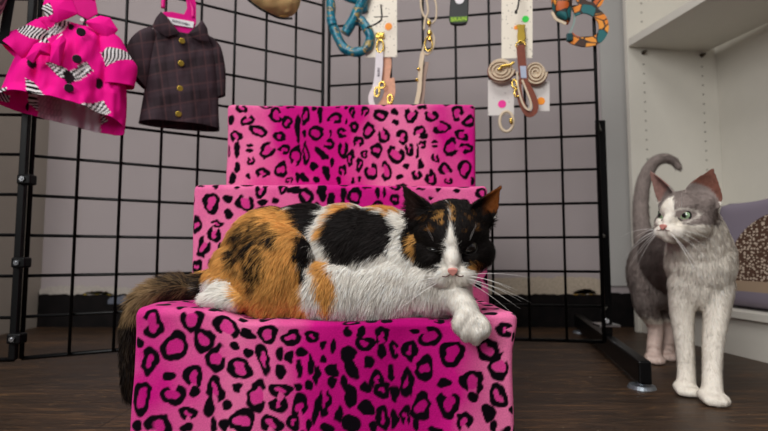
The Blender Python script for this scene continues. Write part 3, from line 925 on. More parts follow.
def furry(name, co, no, quads, tris, colfn, anchors, n, parent, mat, width=0.0006, lenfn=None, undercol=0.95, seed=3):
    g = np.random.default_rng(seed)
    T = np.concatenate([quads[:, [0, 1, 2]], quads[:, [0, 2, 3]], tris]) if len(tris) else np.concatenate([quads[:, [0, 1, 2]], quads[:, [0, 2, 3]]])
    a, b, c = co[T[:, 0]], co[T[:, 1]], co[T[:, 2]]
    ar = np.linalg.norm(np.cross(b - a, c - a), axis=1)
    cen = (a + b + c) / 3
    _, Lc, _ = flow_at(cen, anchors)
    # more strands where they are short, and on the side that faces the room (-y)
    nn = np.cross(b - a, c - a); nn /= np.maximum(np.linalg.norm(nn, axis=1), 1e-12)[:, None]
    dens = ar * (0.010 / np.clip(Lc, 0.003, 0.02)) ** 0.8 * (0.45 + 0.55 * (nn[:, 1] < 0.3))
    cdf = np.cumsum(dens); cdf /= cdf[-1]
    k = np.searchsorted(cdf, g.random(n))
    r1 = np.sqrt(g.random(n)); r2 = g.random(n)
    w0, w1, w2 = 1 - r1, r1 * (1 - r2), r1 * r2
    idx = T[k]
    root = co[idx[:, 0]] * w0[:, None] + co[idx[:, 1]] * w1[:, None] + co[idx[:, 2]] * w2[:, None]
    nr_ = no[idx[:, 0]] * w0[:, None] + no[idx[:, 1]] * w1[:, None] + no[idx[:, 2]] * w2[:, None]
    nr_ /= np.maximum(np.linalg.norm(nr_, axis=1), 1e-9)[:, None]
    D, L, lift = flow_at(root, anchors)
    D += (np.stack([vnoise(root + 9.1 * q, 55) for q in range(3)], 1) - 0.5) * 0.5
    D += g.normal(0, 0.16, D.shape)
    t = D - nr_ * (D * nr_).sum(1)[:, None]
    t /= np.maximum(np.linalg.norm(t, axis=1), 1e-6)[:, None]
    L = L * g.uniform(0.65, 1.15, n) * (0.8 + 0.4 * vnoise(root, 90))
    if lenfn is not None: L = L * lenfn(root, nr_)
    keep = L > 0.0006
    root, nr_, t, L, lift = root[keep], nr_[keep], t[keep], L[keep], lift[keep]; n = len(root)
    d0 = t + nr_ * lift[:, None]; d0 /= np.linalg.norm(d0, axis=1)[:, None]
    d1 = t + nr_ * (lift * 0.7)[:, None] + np.array((0, 0, -0.10)); d1 /= np.linalg.norm(d1, axis=1)[:, None]
    side = np.cross(d0, nr_) + g.normal(0, 0.25, d0.shape); side /= np.linalg.norm(side, axis=1)[:, None]
    wd = width * np.clip(L / 0.010, 0.6, 1.3)[:, None] * g.uniform(0.7, 1.2, n)[:, None]
    p0 = root + nr_ * 0.0001
    p1 = p0 + d0 * (L * 0.5)[:, None]
    p2 = p1 + d1 * (L * 0.5)[:, None]
    V = np.stack([p0 - side * wd / 2, p0 + side * wd / 2, p1 - side * wd * 0.42, p1 + side * wd * 0.42, p2], 1).reshape(-1, 3)
    base = len(co) + np.arange(n) * 5
    fq = np.stack([base, base + 1, base + 3, base + 2], 1)
    ft = np.stack([base + 2, base + 3, base + 4], 1)
    C = colfn(root + g.normal(0, 0.0011, root.shape), nr_)
    jit = g.normal(1.0, 0.10, (n, 1)) * (0.86 + 0.28 * vnoise(root, 260)[:, None])
    C = np.clip(C * jit + g.normal(0, 0.006, (n, 1)), 0.003, 1)
    CC = np.repeat(C[:, None, :], 5, axis=1); CC[:, 0:2] *= 0.95; CC[:, 4] *= 1.10
    hn = nr_ + g.normal(0, 0.22, nr_.shape) + 0.25 * t; hn /= np.linalg.norm(hn, axis=1)[:, None]
    HN = np.repeat(hn[:, None, :], 5, axis=1).reshape(-1, 3)
    bodyC = colfn(co, no) * undercol
    verts = np.concatenate([co, V]); cols = np.concatenate([bodyC, CC.reshape(-1, 3)]); nrm = np.concatenate([no, HN])
    Q = np.concatenate([quads, fq]); Tt = np.concatenate([tris.reshape(-1, 3), ft]).astype(int)
    return make_mesh(name, verts, (Q, Tt), mat, parent, tint=np.clip(cols, 0, 1), normals=nrm, strand_from=len(co), mat2=STRAND)

FUR = attr_mat('cat_skin', rough=0.8, spec=0.08, sheen=0.0, nscale=900, bstr=0, var=0.05)
t = NT('cat_fur'); a_ = t.n('ShaderNodeAttribute'); a_.attribute_name = 'tint'
t.l(a_.outputs['Color'], t.b.inputs['Base Color']); t.set(rough=0.6, spec=0.12)
tr_ = t.n('ShaderNodeBsdfTranslucent'); t.l(a_.outputs['Color'], tr_.inputs['Color'])
mx_ = t.n('ShaderNodeMixShader'); mx_.inputs[0].default_value = 0.18
t.l(t.b.outputs[0], mx_.inputs[1]); t.l(tr_.outputs[0], mx_.inputs[2])
t.l(mx_.outputs[0], [n for n in t.t.nodes if n.type == 'OUTPUT_MATERIAL'][0].inputs['Surface'])
STRAND = t.m
NOSE_PINK = simple('pink_nose_leather', (208, 140, 130), 0.45, var=0.08, bump=0.15, scale=600)
WHISKER = simple('white_whisker', (240, 238, 235), 0.4, bump=0)

def ray_front(bvh, H, x, z, s, far=0.12):
    o = H @ Vector((x * s, -far * s, z * s)); d = (H.to_3x3() @ Vector((0, 1, 0))).normalized()
    hit = bvh.ray_cast(o, d)
    return hit[0]

def eye_obj(parent, H, c, r, iris, pupil, gaze=(0, -1, 0), lid=1.0, pr=0.45, ir=0.95, tilt=0):
    """c: world centre; r radius; coloured by the angle from the gaze axis"""
    m = MB(); m.ball((0, 0, 0), 1.0, 40, 28)
    v = np.array(m.v)
    g = Vector(gaze).normalized()
    g = np.array(g)
    ang = np.arccos(np.clip(v @ g, -1, 1))
    sid = v - np.outer(v @ g, g)
    # slightly upright pupil
    hx = np.abs(sid[:, 0]) ; hz = np.abs(sid[:, 2])
    pa = np.sqrt((hx / 0.85) ** 2 + hz ** 2)
    col = np.tile(np.array(lin((18, 16, 16))), (len(v), 1))
    isi = (ang < ir)
    shade = (0.75 + 0.5 * sstep(pr, ir, ang))[:, None]
    col = np.where(isi[:, None], np.array(lin(iris)) * shade, col)
    col = np.where(((pa < math.sin(pr)) & (ang < 1.2))[:, None], np.array(lin(pupil)), col)
    M = H.to_3x3() @ Matrix.Rotation(R(tilt), 3, 'Y')
    co = [tuple(Vector(c) + M @ Vector((p[0] * r, p[1] * r * 0.8, p[2] * r * lid))) for p in v]
    return make_mesh('eye', co, m.f, EYE, parent, tint=col)
t = NT('wet_eye'); a_ = t.n('ShaderNodeAttribute'); a_.attribute_name = 'tint'
t.l(a_.outputs['Color'], t.b.inputs['Base Color']); t.set(rough=0.08, spec=0.7, coat=0.6); EYE = t.m

def nose_obj(parent, H, s, c):
    out = []
    for (x, z) in [(-.0058, .0028), (-.003, .0042), (0, .0044), (.003, .0042), (.0058, .0028), (.0048, -.0005), (.0022, -.0028), (0, -.0048), (-.0022, -.0028), (-.0048, -.0005)]:
        out.append((x * s, z * s))
    m = MB()
    M = Matrix.Translation(c) @ H.to_3x3().to_4x4() @ Matrix.Rotation(R(90), 4, 'X')
    m.prism(out, 0.0045 * s, M)
    o = m.build('nose', NOSE_PINK, parent, bevel=0.0011, seg=3); o['label'] = 'pink nose'
    return o

def whisk(parent, p0, d, length, sag, r=0.00028, bow=(0, 0, 0)):
    p0 = np.array(p0, float); d = np.array(d, float); d /= np.linalg.norm(d)
    pts = [p0 + d * length * k / 8 + np.array((0, 0, -sag)) * (k / 8) ** 2 + np.array(bow) * (k / 8) ** 2 for k in range(9)]
    rr_ = [r * (1 - 0.85 * k / 8) for k in range(9)]
    MB().tube(pts, rr_, n=5).build('whisker', WHISKER, parent, smooth=True)
# ---------------------------------------------------------------- calico cat lying on the lowest step
BK = np.array(lin((26, 21, 20))); OR = np.array(lin((230, 170, 94))); WH = np.array(lin((250, 244, 235))); TANF = np.array(lin((128, 104, 74))); DBR = np.array(lin((52, 42, 34)))
HC = P(451.5, 239, 0.630)
H1 = Matrix.Translation(HC) @ Matrix.Rotation(R(-7), 4, 'Z') @ Matrix.Rotation(R(21), 4, 'X') @ Matrix.Rotation(R(-1.5), 4, 'Y')
HS1 = 1.02
YN = 0.69
def pb(px, py, Y=YN): return P(px, py, Y)
def bodyball(mb, px, py, Y, rx, ry, rz, rot=(0, 0, 0)):
    mb.ball(P(px, py, Y), (rx * Y / F, ry, rz * Y / F), 24, 16, Euler([R(a) for a in rot]).to_matrix())
m = MB()
bodyball(m, 273, 260, 0.70, 49, .066, 52)
bodyball(m, 244, 274, 0.69, 30, .055, 36)
bodyball(m, 278, 274, 0.648, 44, .042, 50)          # near thigh
bodyball(m, 238, 284, 0.685, 32, .05, 27)
bodyball(m, 306, 260, 0.70, 56, .068, 55)
bodyball(m, 345, 260, 0.695, 55, .070, 55)
bodyball(m, 378, 261, 0.69, 50, .068, 54)
bodyball(m, 405, 272, 0.675, 46, .058, 48)
bodyball(m, 330, 292, 0.640, 62, .032, 33)          # belly along the edge
bodyball(m, 385, 290, 0.638, 50, .032, 35)
bodyball(m, 372, 266, 0.655, 36, .038, 38)          # shoulder
bodyball(m, 425, 260, 0.66, 38, .045, 38)
bodyball(m, 432, 286, 0.640, 38, .036, 32)          # chest ruff
bodyball(m, 444, 290, 0.630, 20, .026, 22)
bodyball(m, 233, 298, 0.640, 26, .026, 14, (0, 4, 0))   # hind foot
bodyball(m, 214, 300, 0.640, 12, .018, 10)
chain(m, [pb(410, 302, .640), pb(375, 310, .632), pb(340, 312, .628)], [.016, .013, .010])    # folded forearm
# forearm and paw over the edge
chain(m, [pb(436, 282, .645), pb(452, 294, .615), pb(463, 306, .592), pb(469, 318, .579)], [.024, .0175, .0145, .0135])
bodyball(m, 471, 325, 0.576, 17, .0135, 14)
for (px, py, r) in ((459.5, 326, 7.2), (466, 332.5, 7.8), (475.5, 334.5, 8.2), (483.5, 330, 7.2)):
    chain(m, [P(px + (470 - px) * 0.5, py - 11, .574), P(px, py - 3, .569), P(px, py + 2.5, .5715)], [r * .57 / F * 1.0, r * .57 / F * 1.02, r * .57 / F * 0.86])
# tail
tailp = [pb(232, 279, .72), pb(212, 284, .71), pb(190, 289, .70)]
tx = XL[0] - 0.020
zt0 = ZT[0]
tailp += [np.array((tx + 0.030, .684, zt0 + .019)), np.array((tx + 0.015, .668, zt0 + .014)), np.array((tx + 0.003, .655, zt0 + .002)), np.array((tx - .004, .648, zt0 - .025)), np.array((tx - .003, .645, zt0 - .06)), np.array((tx + .000, .645, zt0 - .09)), np.array((tx + .001, .645, zt0 - .108))]
chain(m, tailp, [.022, .018, .0158, .0150, .0145, .0140, .0135, .0130, .0125, .0105, .007], 0.3)
add_head(m, H1, HS1, ear=0.90, ear_l=(-.057, .006, .074), ear_r=(.062, .004, .068))
co, no, qd, tr = remeshed(m, 0.0019, 4)
print('calico verts', len(co))

def PX(px, py): 
    q = P(px, py, YN); return (q[0], q[2])
def poly(*pts): return [PX(a, b) for a, b in pts]
PO_OR = poly((190, 285), (190, 262), (202, 235), (220, 215), (240, 200), (262, 190), (285, 204), (300, 210), (308, 225), (311, 240), (310, 258), (314, 275), (316, 300), (318, 326), (268, 328), (255, 312), (255, 300), (250, 288), (238, 278), (222, 275), (212, 282))
PO_BK = [poly((240, 232), (250, 224), (262, 222), (276, 226), (289, 236), (292, 246), (281, 248), (277, 262), (276, 280), (268, 284), (262, 272), (260, 258), (256, 262), (254, 274), (246, 272), (240, 258)),
         poly((258, 212), (272, 200), (300, 196), (324, 198), (324, 214), (318, 232), (319, 255), (315, 276), (309, 268), (303, 254), (307, 236), (303, 222), (294, 212), (280, 209)),
         poly((326, 238), (328, 226), (335, 215), (348, 208), (375, 209), (389, 218), (394, 232), (391, 246), (380, 254), (366, 259), (350, 260), (337, 254)),
         poly((196, 300), (196, 276), (212, 274), (220, 279), (214, 286), (206, 294)),
         poly((396, 206), (404, 196), (414, 200), (412, 212), (400, 218))]
PO_O2 = [poly((322, 236), (328, 218), (340, 207), (352, 204), (358, 208), (344, 213), (333, 224), (327, 238)),
         poly((362, 208), (370, 200), (398, 202), (408, 208), (400, 217), (388, 217), (376, 211)),
         poly((321, 256), (328, 252), (335, 262), (341, 280), (342, 298), (334, 308), (327, 298), (323, 278))]
def cal_col(p, n):
    N = len(p)
    x = p[:, 0] * YN / np.clip(p[:, 1], .6, .8); z = 0.245 + (p[:, 2] - 0.245) * YN / np.clip(p[:, 1], .6, .8)
    x = p[:, 0]; z = p[:, 2]
    w = (vnoise(p, 130) - 0.5) * 0.010 + (vnoise(p + 3, 420) - 0.5) * 0.006
    c = np.tile(WH, (N, 1))
    ormod = (0.82 + 0.36 * vnoise(p, 70))[:, None]
    OC = OR * ormod
    def put(c, pl, colr, soft=0.0018, off=0.0, ww=w):
        d = poly_sd(pl, x, z) + ww + off
        k = (1 - sstep(-soft, soft, d))[:, None]
        return c * (1 - k) + colr * k
    c = put(c, PO_OR, OC)
    for i, pl in enumerate(PO_BK):
        mott = (vnoise(p, 190) - 0.5) * 0.012 if i == 0 else 0
        c0_ = c
        c = put(c, pl, BK * (0.9 + .5 * vnoise(p, 200)[:, None]), 0.0040 if i == 0 else 0.0018, ww=w * (1.5 if i == 0 else 1) + mott)
        if i == 0:
            kk_ = (0.25 + 0.75 * sstep(.30, .48, vnoise(p + 11, 300)))[:, None]
            c = c0_ * (1 - kk_) + c * kk_
    for pl in PO_O2: c = put(c, pl, OC)
    # faint tabby mottling in the orange
    # tail
    tl = (x < PX(207, 0)[0] + 0.002) & (p[:, 1] > 0.60)
    kk = sstep(PX(214, 0)[0], PX(203, 0)[0], x)[:, None] * (p[:, 1] > 0.664)[:, None]
    st = vnoise(p * np.array((1, 1, 1)), 240)[:, None]
    tcol = DBR * (0.6 + 0.8 * vnoise(p, 120)[:, None]) * (st < .52) + (TANF * 0.8) * (st >= .52)
    tcol = np.where((p[:, 0] < tx + 0.006)[:, None] & (p[:, 2] < zt0 - 0.014)[:, None], BK * 1.1 + 0.12 * tcol, tcol)
    tcol = np.where(((p[:, 0] < tx + 0.022) & (p[:, 2] > zt0 - 0.020))[:, None], tcol * 0.45 + TANF * 0.9, tcol)
    tail = (x < PX(205, 0)[0]) & ((p[:, 1] > 0.664) | (x < PX(192, 0)[0]))
    kk = np.maximum(kk, tail[:, None] * 1.0)
    c = c * (1 - kk) + tcol * kk
    # head
    q = to_local(H1, p, HS1)
    hx, hy, hz = q[:, 0], q[:, 1], q[:, 2]
    hw = (vnoise(p + 7, 240) - 0.5) * 0.006
    onhead = (np.abs(hx) < .075) & (hz > -.030) & (hz < .1) & (hy < .046) & (hy > -.075) & ((hx ** 2 + (hy - .0) ** 2 + hz ** 2) < .057 ** 2) | ((hz > .026) & (np.abs(hx) < .075) & (hy > -.04) & (hy < .034) & (hz < .1))
    hc = np.tile(BK, (N, 1))
    mot = vnoise(p + 2, 150) + 0.35 * (vnoise(p + 4, 420) - .5)
    brn = np.array(lin((108, 72, 34)))
    hc = np.where((mot > .80)[:, None] & (hz > .020)[:, None] & (np.abs(hx) < .034)[:, None], brn, hc)
    hc = np.where(((np.hypot((hx - .003) / .006, (hz - .034) / .007) < 1) | (np.hypot((hx + .014) / .008, (hz - .035) / .006) < 1))[:, None] & (mot > .66)[:, None], OR * .5, hc)
    # blaze
    hw2 = np.interp(hz, [-.055, -.031, -.023, -.014, .000, .014, .026, .030], [.09, .034, .0165, .0115, .0078, .0050, .0022, .0]) 
    d = np.abs(hx + 0.0005) - hw2 + hw * 0.5
    k = (1 - sstep(-.0012, .0012, d))[:, None] * (hy < -0.0)[:, None]
    wcol = WH
    hc = hc * (1 - k) + wcol * k
    # lower face white, the dark mask reaching lower on the cat's left
    zl = np.where(hx < 0, np.interp(-hx, [.01, .02, .035, .05], [-.023, -.019, -.018, -.013]), np.interp(hx, [.01, .02, .035, .05], [-.022, -.026, -.029, -.026]))
    k = (1 - sstep(-.0015, .0015, hz - zl + hw))[:, None]
    hc = hc * (1 - k) + WH * k
    orc = ((np.hypot((hx - .0235) / .0085, (hz + .0205) / .0070) < 1 + hw * 60) | (np.hypot((hx + .0445) / .0035, (hz + .002) / .012) < 1 + hw * 60)) & (mot > .38)
    hc = np.where(orc[:, None], OR * 0.75, hc)
    hc = np.where(((hx < -.030) & (hz < .012) & (hy > .012))[:, None], WH, hc)
    # inside of the ears
    nl = n @ np.array(H1.to_3x3())
    ins = (hz > .030) & (np.abs(hx) > .02) & (nl[:, 1] < -0.30)
    ecol = np.where((hx > 0)[:, None], np.array(lin((134, 76, 34))), np.array(lin((48, 32, 28))))
    k = ins[:, None] * 1.0 * np.where(hx > 0, sstep(.034, .050, hx), sstep(.030, .044, -hx))[:, None]
    hc = hc * (1 - k) + ecol * k
    c = np.where(onhead[:, None], hc, c)
    return c

def hl(x, y, z): return tuple(H1 @ Vector((x * HS1, y * HS1, z * HS1)))
def hd(x, y, z): return tuple(H1.to_3x3() @ Vector((x, y, z)))
anc = [  # position, direction, length, sigma, lift
    (pb(440, 235, .66), (-.5, .2, -.7), .011, .03, .35), (pb(400, 215, .70), (-1, .1, -.1), .012, .035, .28), (pb(400, 250, .65), (-.8, 0, -.6), .015, .035, .4),
    (pb(420, 285, .63), (-.3, -.1, -.9), .015, .03, .45), (pb(440, 300, .62), (-.2, 0, -.9), .012, .02, .4), (pb(360, 220, .68), (-1, 0, -.3), .013, .035, .3),
    (pb(360, 265, .64), (-.45, 0, -.9), .017, .035, .4), (pb(350, 305, .63), (-.2, -.2, -1), .017, .03, .45), (pb(310, 210, .70), (-1, 0, -.1), .013, .035, .3),
    (pb(310, 260, .64), (-.6, 0, -.8), .015, .035, .35), (pb(300, 305, .64), (-.3, -.1, -1), .014, .035, .4), (pb(260, 235, .68), (-.7, 0, -.7), .014, .035, .35),
    (pb(265, 275, .64), (-.3, 0, -.95), .014, .035, .35), (pb(225, 260, .69), (-.8, 0, -.6), .015, .025, .4), (pb(245, 296, .63), (-1, -.1, -.15), .012, .02, .35), (pb(215, 298, .63), (-1, 0, 0), .013, .015, .4),
    (pb(190, 289, .70), (-1, 0, -.1), .017, .02, .45), (pb(174, 292, .69), (-1, -.05, -.2), .017, .02, .42), (pb(155, 295, .68), (-1, -.1, -.4), .018, .018, .45), ((tx - .003, .65, zt0 - .01), (-.2, 0, -1), .017, .015, .4), ((tx, .645, zt0 - .06), (0, 0, -1), .016, .02, .35), ((tx, .645, zt0 - .1), (.1, 0, -1), .018, .015, .35),
    (pb(460, 305, .59), (.4, -.2, -.9), .006, .014, .25), (P(471, 328, .575), (.1, 0, -1), .0045, .014, .2),
    (hl(0, -.05, -.007), hd(0, .8, 1), .0030, .008, .2), (hl(0, -.03, .02), hd(0, .6, 1), .0045, .010, .25), (hl(-.014, -.03, .03), hd(-.2, .6, .8), .005, .011, .25), (hl(.014, -.03, .03), hd(.2, .6, .8), .005, .011, .25),
    (hl(-.036, -.02, .01), hd(-1, .6, .2), .006, .012, .25), (hl(.036, -.02, .01), hd(1, .6, .2), .006, .012, .25), (hl(-.042, 0, -.018), hd(-1, .3, -.7), .011, .012, .45), (hl(.042, 0, -.018), hd(1, .3, -.7), .011, .012, .45),
    (hl(-.016, -.05, -.028), hd(-1, .3, -.5), .0042, .008, .3), (hl(.016, -.05, -.028), hd(1, .3, -.5), .0042, .008, .3), (hl(0, -.045, -.042), hd(0, .3, -1), .005, .008, .35), (hl(0, -.02, -.044), hd(0, .3, -1), .010, .012, .4),
    (hl(-.024, -.035, 0), hd(-1, .3, .3), .0032, .007, .15), (hl(.024, -.035, 0), hd(1, .3, .3), .0032, .007, .15),
    (hl(-.045, .004, .055), hd(-.3, 0, 1), .0034, .014, .2), (hl(.045, .004, .055), hd(.3, 0, 1), .0034, .014, .2), (hl(0, .03, .03), hd(0, 1, .1), .008, .02, .3)]
cal = empty('calico_cat', (pb(330, 310)[0], .69, ZT[0]), 'calico cat lying on the lowest leopard step with one white paw over its edge', 'cat')
def lf(root, n):
    q = to_local(H1, root, HS1)
    k = np.ones(len(root))
    for ex in (-.0205, .0205):
        k = np.minimum(k, sstep(.0060, .0105, np.hypot((q[:, 0] - ex), (q[:, 2] - .001) * 1.35) + 10 * (q[:, 1] > -.015)))
    k = np.minimum(k, sstep(.004, .0075, np.linalg.norm(q - np.array((0, -.056, -.0185)), axis=1)))
    under = root[:, 2] < ZT[0] + 0.006
    return np.where(under & (root[:, 1] > .60), k * 0.75, k)
furry('body', co, no, qd, tr, cal_col, anc, 130000, cal, FUR, width=0.00055, lenfn=lf, seed=4)
_fc = [tuple(f) for f in qd] + [tuple(f) for f in tr]
bv = BVHTree.FromPolygons([tuple(c) for c in co], _fc)
LID = simple('dark_eyelid_skin', (22, 17, 16), 0.5, bump=0.1)
for sx, lid, pr, name in ((-1, 0.24, .9, 'l'), (1, 0.92, .95, 'r')):
    h = ray_front(bv, H1, sx * .0205, .001, HS1)
    nrm = H1.to_3x3() @ Vector((sx * 0.35, -1, 0.05)); nrm.normalize()
    c = h - nrm * 0.0042
    e = eye_obj(cal, H1, c, 0.0088 * HS1, (70, 66, 44), (6, 6, 8), gaze=(sx * 0.25, -1, -0.05), lid=lid, pr=pr, ir=1.05, tilt=sx * -6)
    # lid rim
    pts = []
    for k in range(28):
        a = 2 * math.pi * k / 28
        lp = Vector((math.cos(a) * .0088, -0.0035 - 0.0022 * abs(math.sin(a)), math.sin(a) * .0088 * (lid * .92)))
        lp = Matrix.Rotation(R(sx * -6), 3, 'Y') @ lp
        pts.append(c + (H1.to_3x3() @ Matrix.Rotation(R(sx * 18), 3, 'Z')) @ (lp * HS1))
    MB().tube(pts, 0.0005, n=8, closed=True).build('eyelid', LID, e, smooth=True)
h = ray_front(bv, H1, 0, -.0185, HS1)
nose_obj(cal, H1, HS1, h + (H1.to_3x3() @ Vector((0, -1, 0))) * 0.0002)
MOUTH = simple('mouth_line', (96, 62, 56), 0.6, bump=0)
def mouth(parent, H, s, bvh, z0=-.0185):
    for sx in (-1, 1):
        pts = []
        for k in range(7):
            u = k / 6
            x = sx * (.0004 + .0115 * u); z = z0 - .0062 * math.sin(min(1, u * 1.5) * 1.5) + .0022 * max(0, u - .55)
            hh = ray_front(bvh, H, x, z, s)
            if hh is None: continue
            pts.append(hh + (H.to_3x3() @ Vector((0, -1, 0))) * 0.0018)
        if len(pts) > 3: MB().tube(pts, [.0006] * len(pts), n=6).build('mouth', MOUTH, parent, smooth=True)
mouth(cal, H1, HS1, bv)
rw = random.Random(3)
for sx in (-1, 1):
    for i in range(8):
        x = sx * (.012 + .006 * rw.random()); z = -.0235 - .0085 * (i / 7)
        h = ray_front(bv, H1, x, z, HS1)
        d = H1.to_3x3() @ Vector((sx * 1.0, -.30 + .25 * rw.random(), -.05 - .75 * (i / 7) + .25 * rw.random() + .1))
        whisk(cal, h, d, .045 + .028 * rw.random(), .012, r=.00026)
    for i in range(2):
        h = ray_front(bv, H1, sx * .020, .011 + .003 * i, HS1)
        d = H1.to_3x3() @ Vector((sx * .35, -.55, 1))
        whisk(cal, h, d, .026, -.000, r=.00014)
# ---------------------------------------------------------------- grey and white cat standing on the floor
GR = np.array(lin((142, 130, 125))); GRD = np.array(lin((104, 94, 90))); WG = np.array(lin((247, 240, 229)))
YH = 0.885
HC2 = P(686, 216, YH)
H2 = Matrix.Translation(HC2) @ Matrix.Rotation(R(-66), 4, 'Z') @ Matrix.Rotation(R(2), 4, 'X') @ Matrix.Rotation(R(5), 4, 'Y')
HS2 = 1.0
m = MB()
def fp(px, py, Y, z=None):
    q = P(px, py, Y).copy()
    if z is not None: q[2] = z
    return q
bb = bodyball
# rib cage and chest
chain(m, [P(700, 262, .945), P(697, 257, 1.0), P(684, 256, 1.08), P(671, 258, 1.15), P(660, 262, 1.205)], [.056, .062, .062, .062, .058], 0.14, (1, 1.1, 1.28))
bb(m, 699, 285, 0.945, 27, .045, 26)
bb(m, 652, 274, 1.21, 23, .060, 36)
bb(m, 668, 278, 1.21, 22, .055, 32)
# neck
chain(m, [P(700, 262, .95), P(698, 240, .925), P(694, 222, .905)], [.056, .050, .040])
# front legs
chain(m, [P(684, 285, .945), P(682, 312, .945), P(684, 340, .94), P(686, 366, .937), fp(686, 380, .930, .016)], [.027, .021, .0165, .0150, .0160])
chain(m, [P(718, 285, .925), P(716, 315, .915), P(713, 345, .905), P(712, 372, .893), fp(712, 388, .872, .016)], [.027, .021, .0170, .0155, .0165])
def paw(cx, cy, Yp, s, yaw=0):
    c = P(cx, cy, Yp); c[2] = 0
    Z = Matrix.Rotation(R(yaw), 3, 'Z')
    for k, (dx, dy) in enumerate(((-.0125, -.010), (-.0045, -.0155), (.0045, -.0155), (.0125, -.010))):
        a = Vector((dx * .8, dy + .018, .013)) * s; b = Vector((dx, dy, .0095)) * s; e = Vector((dx, dy - .005, .0075)) * s
        ps = [tuple(Vector(c) + Z @ q) for q in (a, b, e)]
        chain(m, ps, [.0085 * s, .0082 * s, .0070 * s])
    m.ball(tuple(Vector(c) + Z @ Vector((0, .006, .013)) * s), (.0165 * s, .0175 * s, .0125 * s), 20, 12)
paw(685.5, 388, .925, 1.0, -8); paw(712, 396, .868, 1.05, 0)
# hind legs
chain(m, [P(650, 285, 1.20), P(646, 305, 1.21), P(655, 325, 1.235), fp(654, 345, 1.225, .03), fp(654, 352, 1.20, .016)], [.040, .027, .0185, .0165, .0165])
paw(654, 356, 1.19, 1.0, -10)
chain(m, [P(672, 285, 1.23), P(668, 305, 1.25), P(668, 325, 1.275), fp(667, 342, 1.265, .03), fp(668, 348, 1.24, .016)], [.036, .025, .0175, .0155, .0155])
paw(668, 355, 1.225, .95, -10)
# tail, raised and curled over at its tip
tl2 = [P(650, 256, 1.235), P(644, 240, 1.255), P(641, 220, 1.265), P(641, 198, 1.27), P(645, 178, 1.27), P(653, 164, 1.27), P(663, 158.5, 1.265), P(673, 161, 1.26), P(679, 168, 1.255)]
chain(m, tl2, [.030, .0225, .0185, .0170, .0155, .0140, .0120, .0100, .0075], 0.3)
add_head(m, H2, HS2, ear=1.0, ear_l=(-.066, -.004, .083), ear_r=(.041, .008, .080), earw=1.15, base_r=((.006, -.012, .032), (.046, .012, .012)), rnd=.66)
co, no, qd, tr = remeshed(m, 0.0023, 14)
print('grey verts', len(co))
def grey_col(p, n):
    N = len(p)
    w = (vnoise(p, 110) - 0.5) * 0.014 + (vnoise(p + 3, 400) - .5) * .006
    pxx = 384 + F * p[:, 0] / p[:, 1]
    # body: chest and legs white, back, flanks and tail grey
    g = sstep(-.006, .006, (p[:, 1] - 1.005) + w * 1.2 - 0.35 * np.clip(0.10 - p[:, 2], 0, 1))
    g = np.maximum(g, sstep(-.004, .004, (p[:, 2] - .235) + w) * (p[:, 1] > .985))
    hind = (p[:, 1] > 1.13)
    g = np.where(hind, sstep(-.008, .008, p[:, 2] - .098 + w + 0.12 * (p[:, 0] - .64)), g)
    gc = (GR * (0.86 + 0.28 * vnoise(p, 60)[:, None]))
    c = WG * (1 - g[:, None]) + gc * g[:, None]
    pk = np.array(lin((214, 176, 166)))
    kk = (hind & (p[:, 2] < .085))[:, None] * 0.55
    c = c * (1 - kk) + pk * kk
    q = to_local(H2, p, HS2); hx, hy, hz = q[:, 0], q[:, 1], q[:, 2]
    hw = (vnoise(p + 7, 200) - 0.5) * 0.007
    r = np.sqrt(hx ** 2 + hy ** 2 + (hz) ** 2)
    onhead = ((r < .056) & (hz > -.035)) | ((hz > .024) & (np.abs(hx) < .085) & (hy > -.045) & (hy < .04) & (hz < .11))
    hc = np.tile(GR * 1.02, (N, 1)) * (0.88 + .24 * vnoise(p, 90)[:, None])
    # white wedge on the face, wider on the cat's right cheek
    right = np.interp(hz, [-.06, -.022, -.012, .000, .012, .022, .032, .036], [.09, .060, .020, .009, .010, .008, .003, -.01])
    left = np.interp(hz, [-.06, -.022, -.010, .006, .018, .028, .034, .036], [-.09, -.060, -.034, -.024, -.016, -.010, -.003, .01])
    d = np.maximum(hx - right, left - hx) + hw
    k = (1 - sstep(-.0014, .0014, d))[:, None] * (hy < .012)[:, None]
    hc = hc * (1 - k) + WG * k
    jaw = (1 - sstep(-.002, .002, hz + .0175 - 0.18 * np.maximum(0, hx - .02) + hw))[:, None]
    hc = hc * (1 - jaw) + WG * jaw
    # pale ring around the eye
    ring = np.abs(np.hypot((hx - .022) / 1.25, hz - .001) - .0115) < .0017
    hc = np.where(ring[:, None], hc * .5 + WG * .5, hc)
    nl = n @ np.array(H2.to_3x3())
    k = ((hz > .024) & (np.abs(hx) > .010) & ((nl[:, 0] * .487 - nl[:, 1] * .873 > 0.2) | ((nl[:, 1] < -.25) & (hx < 0))))[:, None] * sstep(.053, .058, np.sqrt(hx ** 2 + hy ** 2 + (hz - .004) ** 2))[:, None]
    ecol = np.where((hx > 0)[:, None], np.array(lin((124, 82, 70))), np.array(lin((150, 116, 108))))
    ecol = ecol * (0.7 + 0.6 * vnoise(p, 160)[:, None])
    hc = hc * (1 - k) + ecol * k
    tuft = ((hx > .030) & (hz < .034) & (hz > .012) & (hy < .006) & (hx < .046) & (nl[:, 1] < -.1))[:, None] * 0.5
    c = np.where(onhead[:, None], hc, c)
    nb = ((hy > .020) & (hz < .02) & (r < .075) & (hx > -.03))[:, None]
    return c
def hl(x, y, z): return tuple(H2 @ Vector((x * HS2, y * HS2, z * HS2)))
def hd(x, y, z): return tuple(H2.to_3x3() @ Vector((x, y, z)))
dn = (0, .05, -1)
